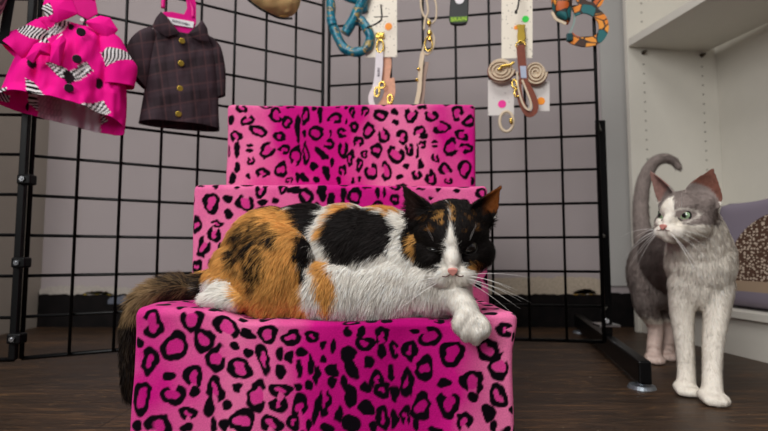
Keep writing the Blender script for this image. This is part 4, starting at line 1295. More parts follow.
anc = [(P(700, 250, .90), (0, -.1, -1), .0095, .03, .34), (P(700, 285, .91), dn, .010, .03, .36), (P(665, 260, .98), (-.1, .6, -.8), .010, .03, .32), (P(735, 260, .98), (.1, .6, -.8), .010, .03, .32),
       (P(685, 320, .94), dn, .0060, .03, .32), (P(714, 330, .90), dn, .0060, .03, .32), (P(686, 385, .92), (0, -.5, -.6), .0038, .015, .3), (P(712, 393, .86), (0, -.5, -.6), .0038, .015, .3),
       (P(640, 255, 1.15), (-.1, .5, -.9), .009, .05, .36), (P(650, 300, 1.17), dn, .009, .03, .36), (P(655, 345, 1.2), dn, .005, .03, .3), (P(668, 345, 1.24), dn, .005, .03, .3),
       (P(690, 225, 1.0), (0, 1, -.1), .009, .05, .25),
       (P(643, 240, 1.25), (0, .1, 1), .011, .02, .4), (P(641, 200, 1.27), (0, .1, 1), .011, .025, .4), (P(648, 168, 1.27), (.5, 0, .8), .010, .018, .4), (P(665, 158, 1.265), (1, 0, 0), .009, .018, .4), (P(678, 166, 1.255), (.6, 0, -1), .009, .014, .4),
       (hl(0, -.05, -.007), hd(0, .8, 1), .0026, .008, .15), (hl(0, -.03, .02), hd(0, .6, 1), .004, .010, .2), (hl(-.014, -.03, .03), hd(-.2, .6, .8), .0045, .011, .22), (hl(.014, -.03, .03), hd(.2, .6, .8), .0045, .011, .22),
       (hl(-.036, -.02, .01), hd(-1, .6, .2), .005, .012, .22), (hl(.036, -.02, .01), hd(1, .6, .2), .005, .012, .22), (hl(-.042, 0, -.018), hd(-1, .3, -.7), .008, .012, .35), (hl(.042, 0, -.018), hd(1, .3, -.7), .008, .012, .35),
       (hl(-.016, -.05, -.028), hd(-1, .3, -.5), .0036, .008, .25), (hl(.016, -.05, -.028), hd(1, .3, -.5), .0036, .008, .25), (hl(0, -.045, -.042), hd(0, .3, -1), .004, .008, .3), (hl(0, -.02, -.044), hd(0, .3, -1), .007, .012, .2),
       (hl(-.024, -.035, 0), hd(-1, .3, .3), .0028, .007, .12), (hl(.024, -.035, 0), hd(1, .3, .3), .0028, .007, .12),
       (hl(-.045, .004, .055), hd(-.3, 0, 1), .0026, .014, .15), (hl(.045, .004, .055), hd(.3, 0, 1), .0026, .014, .15), (hl(0, .03, .03), hd(0, 1, .1), .007, .02, .3)]
c0 = P(700, 390, .90)
gcat = empty('grey_cat', (c0[0], c0[1], 0), 'grey and white cat standing on the wood floor with its tail raised, looking sideways', 'cat')
def lf2(root, n):
    q = to_local(H2, root, HS2); k = np.ones(len(root))
    for ex in (-.022, .022):
        k = np.minimum(k, sstep(.0078, .0120, np.hypot((q[:, 0] - ex), (q[:, 2] - .001) * 1.15) + 10 * (q[:, 1] > -.012)))
    k = np.minimum(k, sstep(.004, .0075, np.linalg.norm(q - np.array((0, -.056, -.0185)), axis=1)))
    return np.where(root[:, 2] < .004, 0, k)
furry('body', co, no, qd, tr, grey_col, anc, 90000, gcat, FUR, width=0.00075, lenfn=lf2, seed=8)
_fc = [tuple(f) for f in qd] + [tuple(f) for f in tr]
bv2 = BVHTree.FromPolygons([tuple(c) for c in co], _fc)
for sx in (-1, 1):
    h = ray_front(bv2, H2, sx * .022, .001, HS2)
    nrm = H2.to_3x3() @ Vector((sx * 0.45, -1, 0.05)); nrm.normalize()
    c = h - nrm * 0.0050
    e = eye_obj(gcat, H2, c, 0.0098, (150, 178, 140), (8, 10, 10), gaze=(sx * 0.35, -1, 0.02), lid=.86, pr=.50, ir=.98, tilt=sx * -12)
    pts = []
    for k in range(28):
        a = 2 * math.pi * k / 28
        lp = Vector((math.cos(a) * .0099, -0.0036 - 0.0020 * abs(math.sin(a)), math.sin(a) * .0088))
        lp = Matrix.Rotation(R(sx * -12), 3, 'Y') @ lp
        pts.append(c + (H2.to_3x3() @ Matrix.Rotation(R(sx * 22), 3, 'Z')) @ lp)
    MB().tube(pts, 0.0010, n=8, closed=True).build('eyelid', LID, e, smooth=True)
h = ray_front(bv2, H2, 0, -.0185, HS2)
nose_obj(gcat, H2, 1.08, h + (H2.to_3x3() @ Vector((0, -1, 0))) * 0.0004)
mouth(gcat, H2, HS2, bv2)
rw = random.Random(9)
for sx in (-1, 1):
    for i in range(8):
        x = sx * (.012 + .006 * rw.random()); z = -.0235 - .0085 * (i / 7)
        h = ray_front(bv2, H2, x, z, HS2)
        d = H2.to_3x3() @ Vector((sx * 1.0, -.15 + .25 * rw.random(), .05 - 1.15 * (i / 7) + .25 * rw.random()))
        whisk(gcat, h, d, .045 + .030 * rw.random(), .022, r=.00034)
    for i in range(2):
        h = ray_front(bv2, H2, sx * .020, .012 + .003 * i, HS2)
        d = H2.to_3x3() @ Vector((sx * .35, -.55, 1))
        whisk(gcat, h, d, .028, 0, r=.0002)
# ================================================================ THINGS HANGING ON THE GRID PANELS
class Pl:
    """a vertical plane parallel to a grid panel"""
    def __init__(s, a, d, n):
        s.a = np.array((a[0], a[1])); s.d = np.array(d); s.n = np.array(n)
    def sz(s, px, py, off):
        r = P(px, py, 1.0) - CAM
        k = (s.n @ s.a + off - s.n @ CAM[:2]) / (s.n @ r[:2])
        q = CAM + r * k
        return (q[:2] - s.a) @ s.d, q[2]
    def w(s, u, z, off):
        q = s.a + s.d * u + s.n * off
        return np.array((q[0], q[1], z))
    def at(s, px, py, off):
        u, z = s.sz(px, py, off); return s.w(u, z, off)
    def M(s, px, py, off):
        """placement matrix: local x along the panel, y up, z toward the room"""
        q = s.at(px, py, off)
        X = Vector((s.d[0], s.d[1], 0)); Y = Vector((0, 0, 1)); Z = Vector((s.n[0], s.n[1], 0))
        if X.cross(Y).dot(Z) < 0: X = -X
        M = Matrix((X, Y, Z)).transposed().to_4x4()
        M.translation = Vector(tuple(q)); return M
LP = Pl(Lf, dl, nl); RP = Pl(C2, dr, nr)

def loft(name, pl, off, rows, depth, parent, mat, colfn, n=220, sub=22, raise_front=0.0, dip=0.0, wr=0.004, close=False, thick=0.0014, seed=0, wfreq=34):
    """cloth tube: rows = (left px,py, right px,py, depth) down the garment"""
    A_ = bez([(*pl.sz(r[0], r[1], off), r[0], r[1]) for r in rows], sub)
    B_ = bez([(*pl.sz(r[2], r[3], off), r[2], r[3]) for r in rows], sub)
    D_ = [float(x[0]) for x in bez([(r[4] if len(r) > 4 else depth, 0) for r in rows], sub)]
    vs, px_ = [], []
    m = len(A_)
    for j, (a, b, dd) in enumerate(zip(A_, B_, D_)):
        v = j / (m - 1)
        for i in range(n):
            th = 2 * math.pi * i / n
            c, s_ = math.cos(th), math.sin(th)
            k = (1 - c) / 2
            u = a[0] + (b[0] - a[0]) * k; z = a[1] + (b[1] - a[1]) * k
            o = off + dd * (abs(s_) ** 0.8) * (1 if s_ > 0 else -1)
            z += raise_front * max(0, s_) ** 0.6 * v ** 3
            z -= dip * max(0, s_) ** 0.7 * (1 - v) ** 9
            vs.append(pl.w(u, z, o))
            px_.append((a[2] + (b[2] - a[2]) * k, a[3] + (b[3] - a[3]) * k - (raise_front * 540) * max(0, s_) ** .6 * v ** 3, s_, v))
    vs = np.array(vs); px_ = np.array(px_)
    q = vs * np.array((1, 1, 0.45)) + seed
    w = (vnoise(q, wfreq) - .5) * 2 * wr + (vnoise(q + 3, wfreq * 2.6) - .5) * wr
    edge = sstep(0, .25, px_[:, 3])
    nn_ = np.sign(px_[:, 2])[:, None] * np.array((pl.n[0], pl.n[1], 0))
    vs = vs + nn_ * (w * edge * np.minimum(1, np.abs(px_[:, 2]) * 2))[:, None]
    fs = []
    for j in range(m - 1):
        for i in range(n):
            a = j * n + i; b = j * n + (i + 1) % n
            fs.append((a, a + n, b + n, b))
    if close: fs.append(tuple(range((m - 1) * n, m * n)))
    o = make_mesh(name, vs, fs, mat, parent, tint=colfn(px_[:, 0], px_[:, 1], px_[:, 2], px_[:, 3]))
    so = o.modifiers.new('thickness', 'SOLIDIFY'); so.thickness = thick; so.offset = 0
    return o
def flap(name, pl, off0, pts, parent, mat, colfn, bulge=0.006, thick=0.0018, tilt=0.0):
    """cloth piece from an outline, domed and given thickness"""
    P2 = [pl.sz(x, y, off0) for x, y in pts]
    cx = sum(x for x, y in pts) / len(pts); cy = sum(y for x, y in pts) / len(pts)
    vs, pxs = [], []
    K = 18; n = 0
    dens = []
    for i in range(len(pts)):
        a, b = np.array(pts[i], float), np.array(pts[(i + 1) % len(pts)], float)
        for k in range(12): dens.append(a + (b - a) * k / 12)
    n = len(dens)
    for j in range(1, K + 1):
        f = j / K
        for q in dens:
            x = cx + (q[0] - cx) * f; y = cy + (q[1] - cy) * f
            o = off0 + bulge * (1 - f * f) + tilt * (y - cy) / 30
            u, z = pl.sz(x, y, off0); vs.append(pl.w(u, z, o)); pxs.append((x, y))
    u, z = pl.sz(cx, cy, off0); vs.append(pl.w(u, z, off0 + bulge)); pxs.append((cx, cy)); c = len(vs) - 1
    fs = [(c, i, (i + 1) % n) for i in range(n)]
    for j in range(K - 1):
        for i in range(n):
            a = j * n + i; b = j * n + (i + 1) % n
            fs.append((a, a + n, b + n, b))
    pxs = np.array(pxs)
    o = make_mesh(name, vs, fs, mat, parent, tint=colfn(pxs[:, 0], pxs[:, 1], np.ones(len(pxs)), np.zeros(len(pxs))))
    so = o.modifiers.new('thickness', 'SOLIDIFY'); so.thickness = thick; so.offset = 0
    return o

CLOTH = attr_mat('printed_cotton', rough=0.75, spec=0.15, nscale=1200, bstr=0.15, bdist=0.0006, var=0.06)
PK = np.array(lin((236, 8, 140))); PKD = np.array(lin((200, 20, 120))); LIN_ = np.array(lin((196, 150, 168)))
zeb = [[(17, 30), (24, 26), (36, 31), (52, 33), (58, 22), (66, 20), (70, 25), (60, 38), (46, 44), (30, 42), (20, 36)],
       [(43, 67), (55, 71), (66, 78), (84, 68), (90, 77), (82, 83), (68, 89), (56, 84)], [(25, 84), (33, 88), (44, 104), (34, 106), (25, 98)],
       [(36, 7), (50, 4), (54, 15), (44, 18)], [(-4, 90), (8, 92), (7, 99), (-4, 99)], [(98, 58), (107, 51), (128, 54), (134, 62), (118, 64), (103, 70)], [(62, 112), (100, 104), (108, 116), (90, 124), (66, 118)]]
def pinkcol(x, y, s_, v):
    c = np.tile(PK, (len(x), 1))
    for i, z_ in enumerate(zeb):
        d = poly_sd(z_, x, y)
        st = np.sin((x * math.cos(.6 * i + .5) + y * math.sin(.6 * i + .5)) * 1.9 + 2.2 * np.sin(y * .35 + i))
        zc = np.where((st > 0)[:, None], np.array(lin((232, 228, 230))), np.array(lin((16, 14, 18))))
        c = np.where((d < 0)[:, None], zc, c)
    for (bx, by, r) in ((82, 20, 5), (31, 69, 4), (66, 84, 5), (96, 88, 4), (70, 31, 3)):
        c = np.where((np.hypot(x - bx, (y - by) * .8) < r)[:, None], np.array(lin((26, 10, 20))), c)
    # pale reverse of the cloth on the inside of the back
    pale = (s_ < -0.15) & (v > .62) & (x > 34) & (x < 100)
    pc = LIN_ * (0.8 + .3 * (np.sin(x * 1.6 + y) > .3))[:, None] if True else 0
    c = np.where(pale[:, None], np.where(((x > 58) & (x < 98))[:, None], np.array(lin((206, 186, 196))), pc), c)
    return c
shirt = empty('dog_shirt', LP.at(64, 10, .05), 'hot pink dog shirt printed with zebras hanging on the grid', 'dog shirt')
o1 = .052
loft('shirt_body', LP, o1, [(48, 14, 92, 26, .020), (34, 24, 108, 42, .030), (22, 45, 121, 62, .036), (10, 70, 126, 92, .042), (2, 90, 126, 116, .046), (-3, 102, 124, 134, .048)], .04, shirt, CLOTH, pinkcol, raise_front=.024, dip=.012, wr=.012, seed=2)
loft('sleeve', LP, o1 + .018, [(36, 20, 52, 34, .014), (22, 28, 42, 50, .020), (8, 34, 30, 60, .022), (1, 42, 24, 62, .022)], .02, shirt, CLOTH, pinkcol, n=140, wr=.004, seed=5)
loft('sleeve', LP, o1 + .022, [(100, 26, 122, 42, .014), (98, 42, 128, 54, .020), (100, 55, 133, 62, .024), (104, 68, 137, 70, .024), (104, 84, 134, 88, .020)], .02, shirt, CLOTH, pinkcol, n=140, wr=.003, seed=7)
flap('collar', LP, o1 + .040, [(46, -3), (70, -6), (78, 14), (58, 23), (50, 21), (42, 9)], shirt, CLOTH, pinkcol, .007)
flap('collar', LP, o1 + .036, [(84, 22), (100, 16), (110, 18), (118, 30), (109, 40), (94, 30)], shirt, CLOTH, pinkcol, .007)
flap('ruffle', LP, o1 + .052, [(26, 58), (34, 45), (46, 38), (50, 44), (52, 56), (40, 54), (33, 63)], shirt, CLOTH, pinkcol, .009)
flap('ruffle', LP, o1 + .056, [(52, 44), (62, 34), (66, 40), (60, 66), (50, 62)], shirt, CLOTH, pinkcol, .010)
BUT = simple('dark_button', (24, 10, 18), 0.3, bump=0)
for (x, y) in ((77, 59), (81, 32), (69, 88)):
    q = LP.at(x, y, o1 + .052)
    MB().disc(q, .0078, .003, axis=(*LP.n, 0), n=20).build('button', BUT, shirt, bevel=.0006)
PEARL = simple('pearl_snap', (222, 216, 214), 0.25, bump=0)
MB().disc(LP.at(82, 20, o1 + .048), .0035, .003, axis=(*LP.n, 0), n=16).build('snap', PEARL, shirt)

def blob_sheet(pl, pts, off, depth):
    m = MB(); M = pl.M(pts[0][0], pts[0][1], off)
    Mi = M.inverted()
    out = [(Mi @ Vector(tuple(pl.at(x, y, off)))) for x, y in pts]
    m.prism([(q.x, q.y) for q in out], depth, M)
    return m
HANG = simple('pink_plastic', (214, 0, 128), 0.35, bump=0)
WPL = simple('white_label_paper', (226, 224, 228), 0.6, bump=0)
INK = simple('dark_print_ink', (70, 66, 80), 0.7, bump=0)
def hanger(pts_ring, bar, label, pl, off):
    h = empty('clothes_hanger', pl.at(*bar[0], off), label, 'clothes hanger')
    blob_sheet(pl, bar, off, .004).build('hanger_plate', HANG, h, bevel=.001)
    for rg in pts_ring:
        MB().tube([pl.at(x, y, off) for x, y in rg], .0042, n=10).build('hook_loop', HANG, h, smooth=True)
    return h
def marks(name, M, length, h, n, mat, parent):
    """a line of small printed strokes too blurred in the photo to read"""
    m = MB(); r = random.Random(n)
    for i in range(n):
        x = -length / 2 + length * (i + .5) / n
        w_ = length / n * r.uniform(.35, .7); hh = h * r.uniform(.7, 1)
        o_ = [(x - w_ / 2, -hh / 2), (x + w_ / 2, -hh / 2), (x + w_ / 2, hh / 2), (x - w_ / 2, hh / 2)]
        m.prism(o_, .0003, M)
    return m.build(name, mat, parent)
h2 = hanger([bez([(163, 8), (164, -1), (172, -6), (184, -4), (192, 6), (193, 18)], 6)], [(163, 12), (172, 12), (184, 14.5), (187, 8), (186, 0), (184, -8), (193, -8), (196, 4), (196, 24), (191, 34), (181, 38), (171, 32), (162, 19)],
            'pink plastic hanger with a white strip inside the collar of the dark shirt', LP, .040)
blob_sheet(LP, [(167, 17), (194, 22), (193, 28), (170, 24)], .0440, .0012).build('label_strip', WPL, h2)
Mx = LP.M(181, 22.6, .0452) @ Matrix.Rotation(R(-2), 4, 'Z')
marks('label_lettering', Mx, .036, .0055, 11, INK, h2)
h1 = hanger([bez([(66, 2), (70, -8), (84, -10), (94, 0)], 6)], [(70, -12), (94, -8), (98, 14), (88, 20), (76, 14), (66, 2)], 'pink plastic hanger holding the zebra print shirt', LP, .046)

def plaid(x, y, s_, v):
    base = np.array(lin((54, 42, 48)))
    u = x - 0.10 * y; w = y + 0.16 * x
    k = 1 + .16 * sstep(.3, .6, np.sin(u * .42)) + .18 * sstep(.3, .6, np.sin(w * .38)) - .28 * sstep(.3, .6, np.sin(u * .21 + 1)) - .24 * sstep(.3, .6, np.sin(w * .19 + 2))
    c = base * k[:, None]
    ln = np.maximum(sstep(.90, 1.0, np.sin(u * .42 + .9)), sstep(.90, 1.0, np.sin(w * .38 + .9)))[:, None] * .30
    return c * (1 - ln) + np.array(lin((104, 70, 70))) * ln
ds = empty('dog_shirt', LP.at(181, 20, .04), 'dark plaid dog shirt with brass buttons hanging on the grid', 'dog shirt')
o2 = .036
loft('shirt_body', LP, o2, [(160, 20, 202, 26, .012), (152, 32, 214, 44, .016), (150, 50, 218, 62, .020), (147, 75, 218, 88, .022), (143, 100, 218, 112, .024), (139, 123, 219, 131, .024)], .02, ds, CLOTH, plaid, raise_front=.006, dip=.030, wr=.003, seed=9)
loft('sleeve', LP, o2, [(150, 27, 158, 40, .010), (138, 32, 154, 56, .013), (128, 44, 150, 72, .015), (124, 66, 146, 90, .014)], .012, ds, CLOTH, plaid, n=100, wr=.002, seed=4)
loft('sleeve', LP, o2, [(204, 36, 214, 40, .010), (210, 48, 221, 50, .013), (212, 70, 225, 72, .014), (216, 98, 225, 96, .012)], .012, ds, CLOTH, plaid, n=100, wr=.002, seed=6)
flap('collar', LP, o2 + .024, [(161, 12), (166, 16), (180, 34), (166, 37), (152, 27), (156, 18)], ds, CLOTH, plaid, .005)
flap('collar', LP, o2 + .024, [(202, 20), (207, 28), (209, 42), (198, 40), (188, 34), (197, 26)], ds, CLOTH, plaid, .005)
BRASS = simple('aged_brass', (176, 148, 62), 0.32, metal=0.9, bump=0.05)
GOLD = simple('polished_gold_metal', (226, 190, 96), 0.2, metal=1.0, bump=0)
for (x, y) in ((182, 41), (181, 63.5), (180, 88.5), (178.5, 114)):
    q = LP.at(x, y, o2 + .0245)
    MB().disc(q, .0062, .003, axis=(*LP.n, 0), n=20).build('button', BRASS, ds, bevel=.0008)

# khaki cap
def plain(rgb, var=.15):
    b = np.array(lin(rgb))
    return lambda x, y, s_, v: b * (1 - var + 2 * var * (np.sin(x * .5 + 1.7 * np.sin(y * .3)) * .5 + .5))[:, None]
cap = empty('dog_hat', LP.at(275, -10, .04), 'khaki fabric dog hat hanging at the top of the grid above the top step', 'hat')
loft('hat_crown', LP, .045, [(238, -34, 300, -30, .03), (240, -20, 301, -16, .036), (250, -4, 300, -2, .036), (262, 7, 298, 8, .030), (272, 12.5, 294, 14, .018), (279, 16, 289, 16.4, .004)], .03, cap, CLOTH, plain((206, 176, 122)), wr=.004, seed=3)
MB().tube([LP.at(x, y, .080 - .02 * abs(x - 265) / 40) for x, y in bez([(228, -22), (242, -6), (256, 6), (268, 13), (280, 18), (292, 18.5)], 6)], .0026, n=8).build('brim_binding', BLACK, cap, smooth=True)

# teal harness
t = NT('teal_print_fabric')
v_ = t.coord(); nz = t.noise(v_, 42, 2, .5, 1.4)
cc = t.ramp(nz, [(.0, lin((8, 44, 66))), (.40, lin((10, 92, 118))), (.50, lin((24, 130, 150))), (.56, lin((14, 84, 110))), (.635, lin((196, 170, 90))), (.66, lin((10, 60, 84)))])
t.l(cc, t.b.inputs['Base Color']); t.set(rough=.32, spec=.5); TEAL = t.m
hs = empty('dog_harness', RP.at(345, 10, .03), 'shiny teal print dog harness hanging beside the white tag card', 'harness')
def strap(pl, pts, off, w, th, sub=8, up=None):
    pp = bez(pts, sub)
    offs = off if callable(off) else (lambda f: off)
    q = [pl.at(a[0], a[1], offs(i / (len(pp) - 1))) for i, a in enumerate(pp)]
    return MB().tube(q, 1, flat=(w, th, (pl.n[0], pl.n[1], 0)))
def fat(pl, pts, off, r, sub=8):
    pp = bez(pts, sub); k = len(pp) - 1
    return MB().tube([pl.at(a[0], a[1], off) for a in pp], [r * (1 + .05 * math.sin(i * .5)) for i in range(k + 1)], n=14)
fat(RP, [(329, -12), (330, -2), (331, 8), (331, 18), (333, 26)], .035, .0118).build('shoulder_strap', TEAL, hs, smooth=True)
fat(RP, [(333, 26), (338, 38), (344, 48), (353, 52), (362, 51), (368, 46), (370, 36), (366, 27), (360, 20), (352, 22)], .030, .0118).build('neck_loop', TEAL, hs, smooth=True)
fat(RP, [(366, -12), (362, 2), (357, 12), (352, 22), (345, 34)], .040, .0125).build('chest_strap', TEAL, hs, smooth=True)
fat(RP, [(340, -8), (350, -2), (362, 2), (364, 12)], .028, .0115).build('belly_strap', TEAL, hs, smooth=True)

# cards, pegs and collars
def dotted(name, rgb, dot, scale=150, thr=.16):
    t = NT(name)
    vo = t.n('ShaderNodeTexVoronoi'); vo.inputs['Scale'].default_value = scale; t.l(t.coord(), vo.inputs['Vector'])
    th = t.n('ShaderNodeMath', operation='LESS_THAN'); t.l(vo.outputs['Distance'], th.inputs[0]); th.inputs[1].default_value = thr
    t.l(t.mix(th.outputs[0], lin(rgb), lin(dot)), t.b.inputs['Base Color']); t.set(rough=.55); return t.m
CARD = dotted('dotted_card', (232, 224, 208), (120, 112, 104), 120, .16)
CLEAR = dotted('pale_tag_card', (214, 208, 204), (170, 162, 160), 90, .15)
STK_O = simple('orange_sticker', (250, 150, 30), .5, bump=0); STK_P = simple('magenta_sticker', (236, 30, 150), .5, bump=0); STK_G = simple('green_sticker', (40, 214, 70), .5, bump=0)
CREAMF = simple('cream_webbing', (214, 196, 170), .85, var=.12, bump=.3, scale=500)
LEATH = simple('chestnut_leather', (118, 50, 24), .45, var=.2, bump=.1, scale=300)
PINKL = simple('blush_leather', (206, 148, 118), .5, var=.15, scale=200)
def card(name, pl, x0, y0, x1, y1, off, mat, parent, th=.0012):
    return blob_sheet(pl, [(x0, y0), (x1, y0 - 0.4), (x1, y1), (x0, y1 + 0.6)], off, th).build(name, mat, parent)
def sticker(pl, x, y, r, off, mat, parent):
    return MB().disc(pl.at(x, y, off), r, .0006, axis=(*pl.n, 0), n=24).build('price_dot', mat, parent)
def ring(pl, x, y, rx, ry, off, r, n=28):
    c = pl.M(x, y, off)
    return MB().tube([tuple(c @ Vector((rx * math.cos(2 * math.pi * k / n), ry * math.sin(2 * math.pi * k / n), 0))) for k in range(n)], r, n=8, closed=True)

cA = empty('collar_card', RP.at(381, 28, .02), 'cream dotted card with an orange dot, a gold buckle and a white collar below', 'collar card')
card('card', RP, 365.5, -8, 397, 57, .022, CARD, cA)
sticker(RP, 388.5, 26.5, .0092, .0232, STK_O, cA)
MB().box(RP.at(380, 35.5, .028), (.022, .008, .014), Matrix.Rotation(math.atan2(dr[1], dr[0]), 3, 'Z')).build('buckle', GOLD, cA, bevel=.002)
ring(RP, 380, 46, .0085, .016, .030, .0024).build('ring', GOLD, cA, smooth=True)
strap(RP, [(379.5, 52), (379, 66), (378, 78), (376, 88)], .030, .019, .002).build('collar_strap', simple('white_collar_webbing', (222, 216, 220), .6, bump=.1), cA)
Mt = RP.M(378.6, 72, .0318) @ Matrix.Rotation(R(90), 4, 'Z')
marks('collar_lettering', Mt, .022, .0065, 6, INK, cA)
strap(RP, [(387, 56), (387.5, 66), (386, 78), (388, 92), (384, 103), (380, 108)], .018, .020, .003).build('leather_tail', PINKL, cA)
strap(RP, [(392, 78), (393, 92), (390, 104), (388, 112)], .026, .012, .003).build('leather_tail', PINKL, cA)
strap(RP, [(376, 86), (371, 97), (373, 106), (378, 108)], .032, .013, .003).build('collar_loop', simple('white_collar_webbing_end', (226, 214, 216), .6, bump=.1), cA)
for (x, y, rx, ry) in ((377, 92, .006, .012), (390, 99, .006, .011), (382, 85, .007, .008)):
    ring(RP, x, y, rx, ry, .034, .0022).build('ring', GOLD, cA, smooth=True)
pg = empty('display_hook', RP.at(364, 28, 0), 'black wire display hook poking out over the cream card with the orange dot', 'display hook')
MB().tube([RP.at(360, 30, .004), RP.at(366, 28, .040), RP.at(376, 24, .070), RP.at(381, 20.5, .078), RP.at(382, 16, .079), RP.at(381, 5, .079)], .0021, n=8).build('wire_arm', BLACK, pg, smooth=True)
MB().tube([RP.at(374, 17, .0795), RP.at(388, 16.6, .0795)], .0012, n=6).build('crossbar', BLACK, pg, smooth=True)

ls = empty('rope_leash', RP.at(428, 20, .02), 'slim cream leash with gold hardware hanging in loops between the cream card and black tag', 'leash')
def cord(pl, pts, off, r, sub=8): return MB().tube([pl.at(a[0], a[1], off) for a in bez(pts, sub)], r, n=8)
m_ = cord(RP, [(421, -8), (421, 6), (424, 16), (430, 22), (428, 34), (424, 46), (423, 52), (428, 54.5), (433, 48), (434, 38), (430, 30)], .030, .0026); m_.build('rope', CREAMF, ls, smooth=True)
cord(RP, [(424, -8), (427, 2), (428, 12), (425, 20), (424, 30)], .034, .0026).build('rope', CREAMF, ls, smooth=True)
cord(RP, [(431, -8), (436, 4), (436, 18), (432, 24)], .024, .0022).build('rope', CREAMF, ls, smooth=True)
for (x, y, r) in ((429, 23, .006), (429.5, 33, .0065), (430, 39, .006)):
    MB().ball(RP.at(x, y, .036), (r, r * .7, r * 1.2), 14, 10).build('gold_clasp', GOLD, ls, smooth=True)
ring(RP, 428.5, 44, .009, .018, .034, .0018).build('ring', GOLD, ls, smooth=True)
strap(RP, [(423, 52), (421, 64), (420, 78), (419, 92), (416, 106), (415, 114)], .030, .0105, .0028).build('strap_tail', CREAMF, ls)
strap(RP, [(427, 62), (424, 78), (423, 92), (421, 108)], .022, .010, .0025).build('strap_tail', simple('taupe_leather', (150, 124, 110), .55), ls)
for (x, y) in ((418.5, 69), (416.8, 80)):
    MB().ball(RP.at(x, y, .033), .0042, 12, 8).build('gold_rivet', GOLD, ls, smooth=True)

tg = empty('bag_tag', RP.at(459, 10, .02), 'small black hanging tag with a green lettered band', 'tag')
o = blob_sheet(RP, [(451.5, -12), (469, -12), (468.2, 20), (466, 24.3), (462, 25.3), (454, 25.3), (450.5, 24), (449, 20)], .030, .012).build('tag_body', simple('matt_black_plastic', (22, 26, 26), .5, bump=0), tg, bevel=.002)
blob_sheet(RP, [(449.8, 16.8), (468.0, 16.3), (467.4, 21.6), (450.0, 22.2)], .0365, .0008).build('green_band', simple('dark_green_band', (74, 110, 16), .5, bump=0), tg)
text_mesh('band_lettering', 'BRAIN', .0132, RP.M(458.8, 19.3, .0372), simple('lime_ink', (176, 220, 40), .5, bump=0), tg, .0003)
MB().disc(RP.at(459.6, -0.5, .0366), .011, .0008, axis=(*RP.n, 0), n=24).build('white_spot', WPL, tg)

cB = empty('leash_card', RP.at(517, 30, .02), 'cream patterned card with a green dot carrying a brown leather leash and gold clasp', 'leash card')
card('card', RP, 501.5, -10, 532.5, 58, .020, CARD, cB)
sticker(RP, 525.5, 19, .0080, .0212, STK_G, cB); sticker(RP, 516, 27.5, .0050, .0212, STK_O, cB)
blob_sheet(RP, [(516.5, 25), (525.5, 25), (524.5, 30), (526, 38), (524, 43), (518, 43), (517, 36), (518, 30)], .030, .009).build('gold_clasp', BRASS, cB, bevel=.0015)
ring(RP, 520.8, 45, .0105, .009, .033, .0022).build('ring', GOLD, cB, smooth=True)
strap(RP, [(520.5, 45), (521.5, 58), (523, 72), (524, 84)], .036, .0190, .003).build('leather_strap', LEATH, cB)
strap(RP, [(525, 82), (531, 92), (535.5, 104), (534, 112), (528, 114), (522, 104), (519, 92), (518, 80)], .040, .013, .003).build('leather_loop', LEATH, cB)
strap(RP, [(522, 80), (527, 92), (531, 104), (529, 110), (524, 106), (520, 96), (517.5, 84), (517, 72)], .046, .004, .0045).build('cream_lining', CREAMF, cB)
blob_sheet(RP, [(520, 66), (526, 66), (526.6, 78), (521, 78)], .0385, .0008).build('sewn_label', simple('grey_blue_label', (170, 180, 200), .6, bump=0), cB)
for (x, y, rx, ry) in ((514.5, 84, .005, .010), (517, 93, .006, .009)):
    ring(RP, x, y, rx, ry, .045, .0024).build('ring', GOLD, cB, smooth=True)
def coil(x, y, rx, ry, off, label):
    e = empty('coiled_leash', RP.at(x, y, off), label, 'leash')
    M = RP.M(x, y, off)
    for k, (mat, dz) in enumerate(((CREAMF, 0), (LEATH, -.001))):
        pts = []
        for i in range(100):
            a = i * .19; f = .18 + .82 * i / 99
            pts.append(tuple(M @ Vector((rx * f * (1.07 if k else 1) * math.cos(a), ry * f * (1.09 if k else 1) * math.sin(a), dz))))
        MB().tube(pts, 1, flat=(.0028 if k == 0 else .0030, .011 if k == 0 else .004, (RP.n[0], RP.n[1], 0))).build('coiled_webbing' if k == 0 else 'leather_backing', mat, e)
    # core keeps the coil closed
    MB().disc(tuple(M @ Vector((0, 0, -.003))), rx * .93, .006, axis=(*RP.n, 0), n=30).build('inner_turns', CREAMF, e)
    return e
c1 = coil(500.5, 70.5, .031, .026, .034, 'larger cream coiled leash lying left of the hanging brown leather strap')
MB().tube([RP.at(a[0], a[1], .043) for a in bez([(498, 70), (503, 66), (510, 65), (514, 62)], 6)], .003, n=8).build('gold_snap', GOLD, c1, smooth=True)
c2 = coil(535.5, 73, .025, .028, .024, 'smaller cream coiled leash peeking out right of the brown leather strap')
tl_ = empty('price_card', RP.at(500, 100, .016), 'pale price card with a magenta dot under the larger coiled leash', 'price card')
card('card', RP, 488, 80, 514, 115, .014, CLEAR, tl_); sticker(RP, 502, 104, .0095, .0152, STK_P, tl_)
tr__ = empty('price_card', RP.at(540, 98, .012), 'pale price card with an orange dot under the smaller coiled leash', 'price card')
card('card', RP, 528, 82, 549.5, 111, .010, CLEAR, tr__); sticker(RP, 541, 101, .0090, .0112, STK_O, tr__)
lp = empty('webbing_loop', RP.at(506, 122, .02), 'small cream webbing loop with a gold bit hanging below the magenta dot card', 'loop')
ring(RP, 506.5, 121.5, .0155, .024, .024, .0036).build('loop_band', CREAMF, lp, smooth=True)
MB().ball(RP.at(511, 121, .030), (.0045, .004, .008), 12, 8).build('gold_bit', GOLD, lp, smooth=True)
hk = empty('display_hook', RP.at(517, 0, .02), 'black hook tip in front of the card with the green dot', 'display hook')
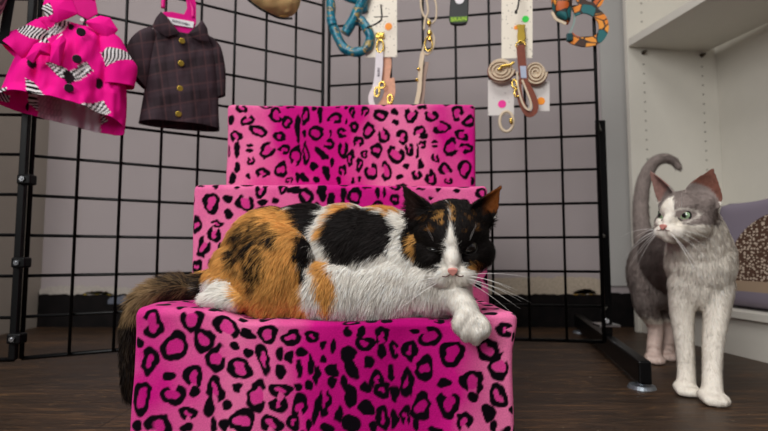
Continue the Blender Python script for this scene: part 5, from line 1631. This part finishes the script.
MB().tube([RP.at(519, -14, .004), RP.at(519.5, -10, .05), RP.at(519, 0, .062), RP.at(517.5, 9, .062), RP.at(515.5, 13, .062)], .0020, n=8).build('wire_arm', BLACK, hk, smooth=True)
MB().ball(RP.at(516, 12, .062), (.0035, .003, .005), 12, 8).build('rubber_tip', BLACK, hk, smooth=True)

# orange print collars
t = NT('orange_print_fabric')
vo = t.n('ShaderNodeTexVoronoi'); vo.feature = 'DISTANCE_TO_EDGE'; vo.inputs['Scale'].default_value = 44; t.l(t.coord(), vo.inputs['Vector'])
vc = t.n('ShaderNodeTexVoronoi'); vc.inputs['Scale'].default_value = 44; t.l(t.coord(), vc.inputs['Vector'])
sp = t.n('ShaderNodeSeparateColor'); t.l(vc.outputs['Color'], sp.inputs[0])
pal = t.ramp(sp.outputs[0], [(0, lin((226, 132, 34))), (.45, lin((196, 92, 26))), (.62, lin((20, 100, 104))), (.74, lin((232, 150, 50))), (.9, lin((60, 34, 20)))], 'CONSTANT')
t.l(t.mix(t.ramp(vo.outputs['Distance'], [(.04, (1,) * 3), (.07, (0,) * 3)]), pal, lin((30, 26, 22))), t.b.inputs['Base Color']); t.set(rough=.55); ORG = t.m
oc = empty('dog_collar', RP.at(590, 10, .03), 'orange and teal print collar hanging as an open ring near the shelf', 'collar')
strap(RP, [(574, 12), (584, 9), (594, 12), (602, 20), (603.5, 30), (598, 39), (586, 42.5), (574, 40), (569, 36)], .03, .021, .0045).build('collar_band', ORG, oc)
strap(RP, [(566, -16), (570, 4), (574, 12), (574, 22), (571, 30), (568, 36)], .026, .004, .003).build('thin_strap', simple('pale_aqua_strap', (150, 176, 170), .5), oc)
MB().box(RP.at(569.5, 37.5, .034), (.014, .010, .018), Matrix.Rotation(math.atan2(dr[1], dr[0]), 3, 'Z')).build('buckle', simple('teal_black_buckle', (18, 66, 72), .35, bump=0), oc, bevel=.002)
oc2 = empty('bow_tie', RP.at(561, 5, .03), 'orange print bow hanging at the top beside the ring shaped collar', 'bow')
loft('bow_wing', RP, .040, [(552, -14, 574, -14, .010), (551.5, 0, 572, 0, .016), (553, 10, 571, 11, .016), (556, 16, 570, 20, .012), (561, 19.5, 568, 24, .004)], .012, oc2, ORG, plain((226, 132, 34)), wr=.004, n=100)
strap(RP, [(552, 12), (556, 19), (562, 22), (566, 24)], .050, .006, .002).build('bow_edging', CREAMF, oc2)
oc3 = empty('dog_collar', RP.at(592, 0, .03), 'orange print collar end curling down at the top edge above the ring shaped collar', 'collar')
strap(RP, [(576, -10), (582, 2), (590, 6), (598, 3), (602, -8)], .022, .018, .004).build('collar_band', ORG, oc3)

# patterned garment cut by the corner of the frame
t = NT('dusky_knit'); wv = t.n('ShaderNodeTexWave'); wv.inputs['Scale'].default_value = 60; wv.inputs['Distortion'].default_value = 3; t.l(t.coord(), wv.inputs['Vector'])
t.l(t.ramp(wv.outputs['Fac'], [(.3, lin((70, 50, 58))), (.7, lin((150, 116, 124)))]), t.b.inputs['Base Color']); t.set(rough=.9); KNIT = t.m
kn = empty('knit_garment', LP.at(-10, 0, .09), 'dusky pink knit garment at the top left corner beside the pink shirt', 'garment')
loft('knit_body', LP, .10, [(-40, -30, 14, -24, .03), (-40, -8, 8, -6, .03), (-40, 8, 3, 8, .03), (-40, 18, -2, 18, .02)], .03, kn, KNIT, plain((120, 90, 98)), n=100)
st_ = strap(LP, [(12, -12), (9, 6), (6, 24), (3, 44)], .085, .014, .003).build('black_strap', BLACK); st_.name = 'hanging_strap'
tag(st_, 'black strap hanging between the knit garment and the pink shirt', 'strap')

# amber treat bag on the upper shelf
q = P(708, 0, 1.33)
tb = empty('treat_bag', (A[0] + ddir[0] * .30 + back[0] * .12, A[1] + ddir[1] * .30 + back[1] * .12, ZU + .03), 'amber and cream packet standing on the upper shelf of the white bookcase', 'packet')
t = NT('amber_print'); nz = t.noise(t.coord(), 30, 3); t.l(t.ramp(nz, [(.38, lin((196, 132, 44))), (.55, lin((214, 160, 84))), (.64, lin((236, 226, 200)))]), t.b.inputs['Base Color']); t.set(rough=.45)
bx_ = np.array(tb.location)
m_ = MB()
for k in range(9):
    f = k / 8; wdt = .075 * (1 - .12 * f); dp = .030 * (1 - f) ** .6 + .002
    ringp = []
    for i in range(20):
        a = 2 * math.pi * i / 20
        lx = wdt * np.sign(math.cos(a)) * abs(math.cos(a)) ** .6; ly = dp * np.sign(math.sin(a)) * abs(math.sin(a)) ** .6
        ringp.append((bx_[0] + ddir[0] * lx + back[0] * ly, bx_[1] + ddir[1] * lx + back[1] * ly, bx_[2] + .16 * f))
    m_.v += ringp
for k in range(8):
    for i in range(20): m_.f.append((k * 20 + i, k * 20 + (i + 1) % 20, (k + 1) * 20 + (i + 1) % 20, (k + 1) * 20 + i))
m_.f.append(tuple(range(19, -1, -1))); m_.f.append(tuple(160 + i for i in range(20)))
m_.build('packet_body', t.m, tb, smooth=True)
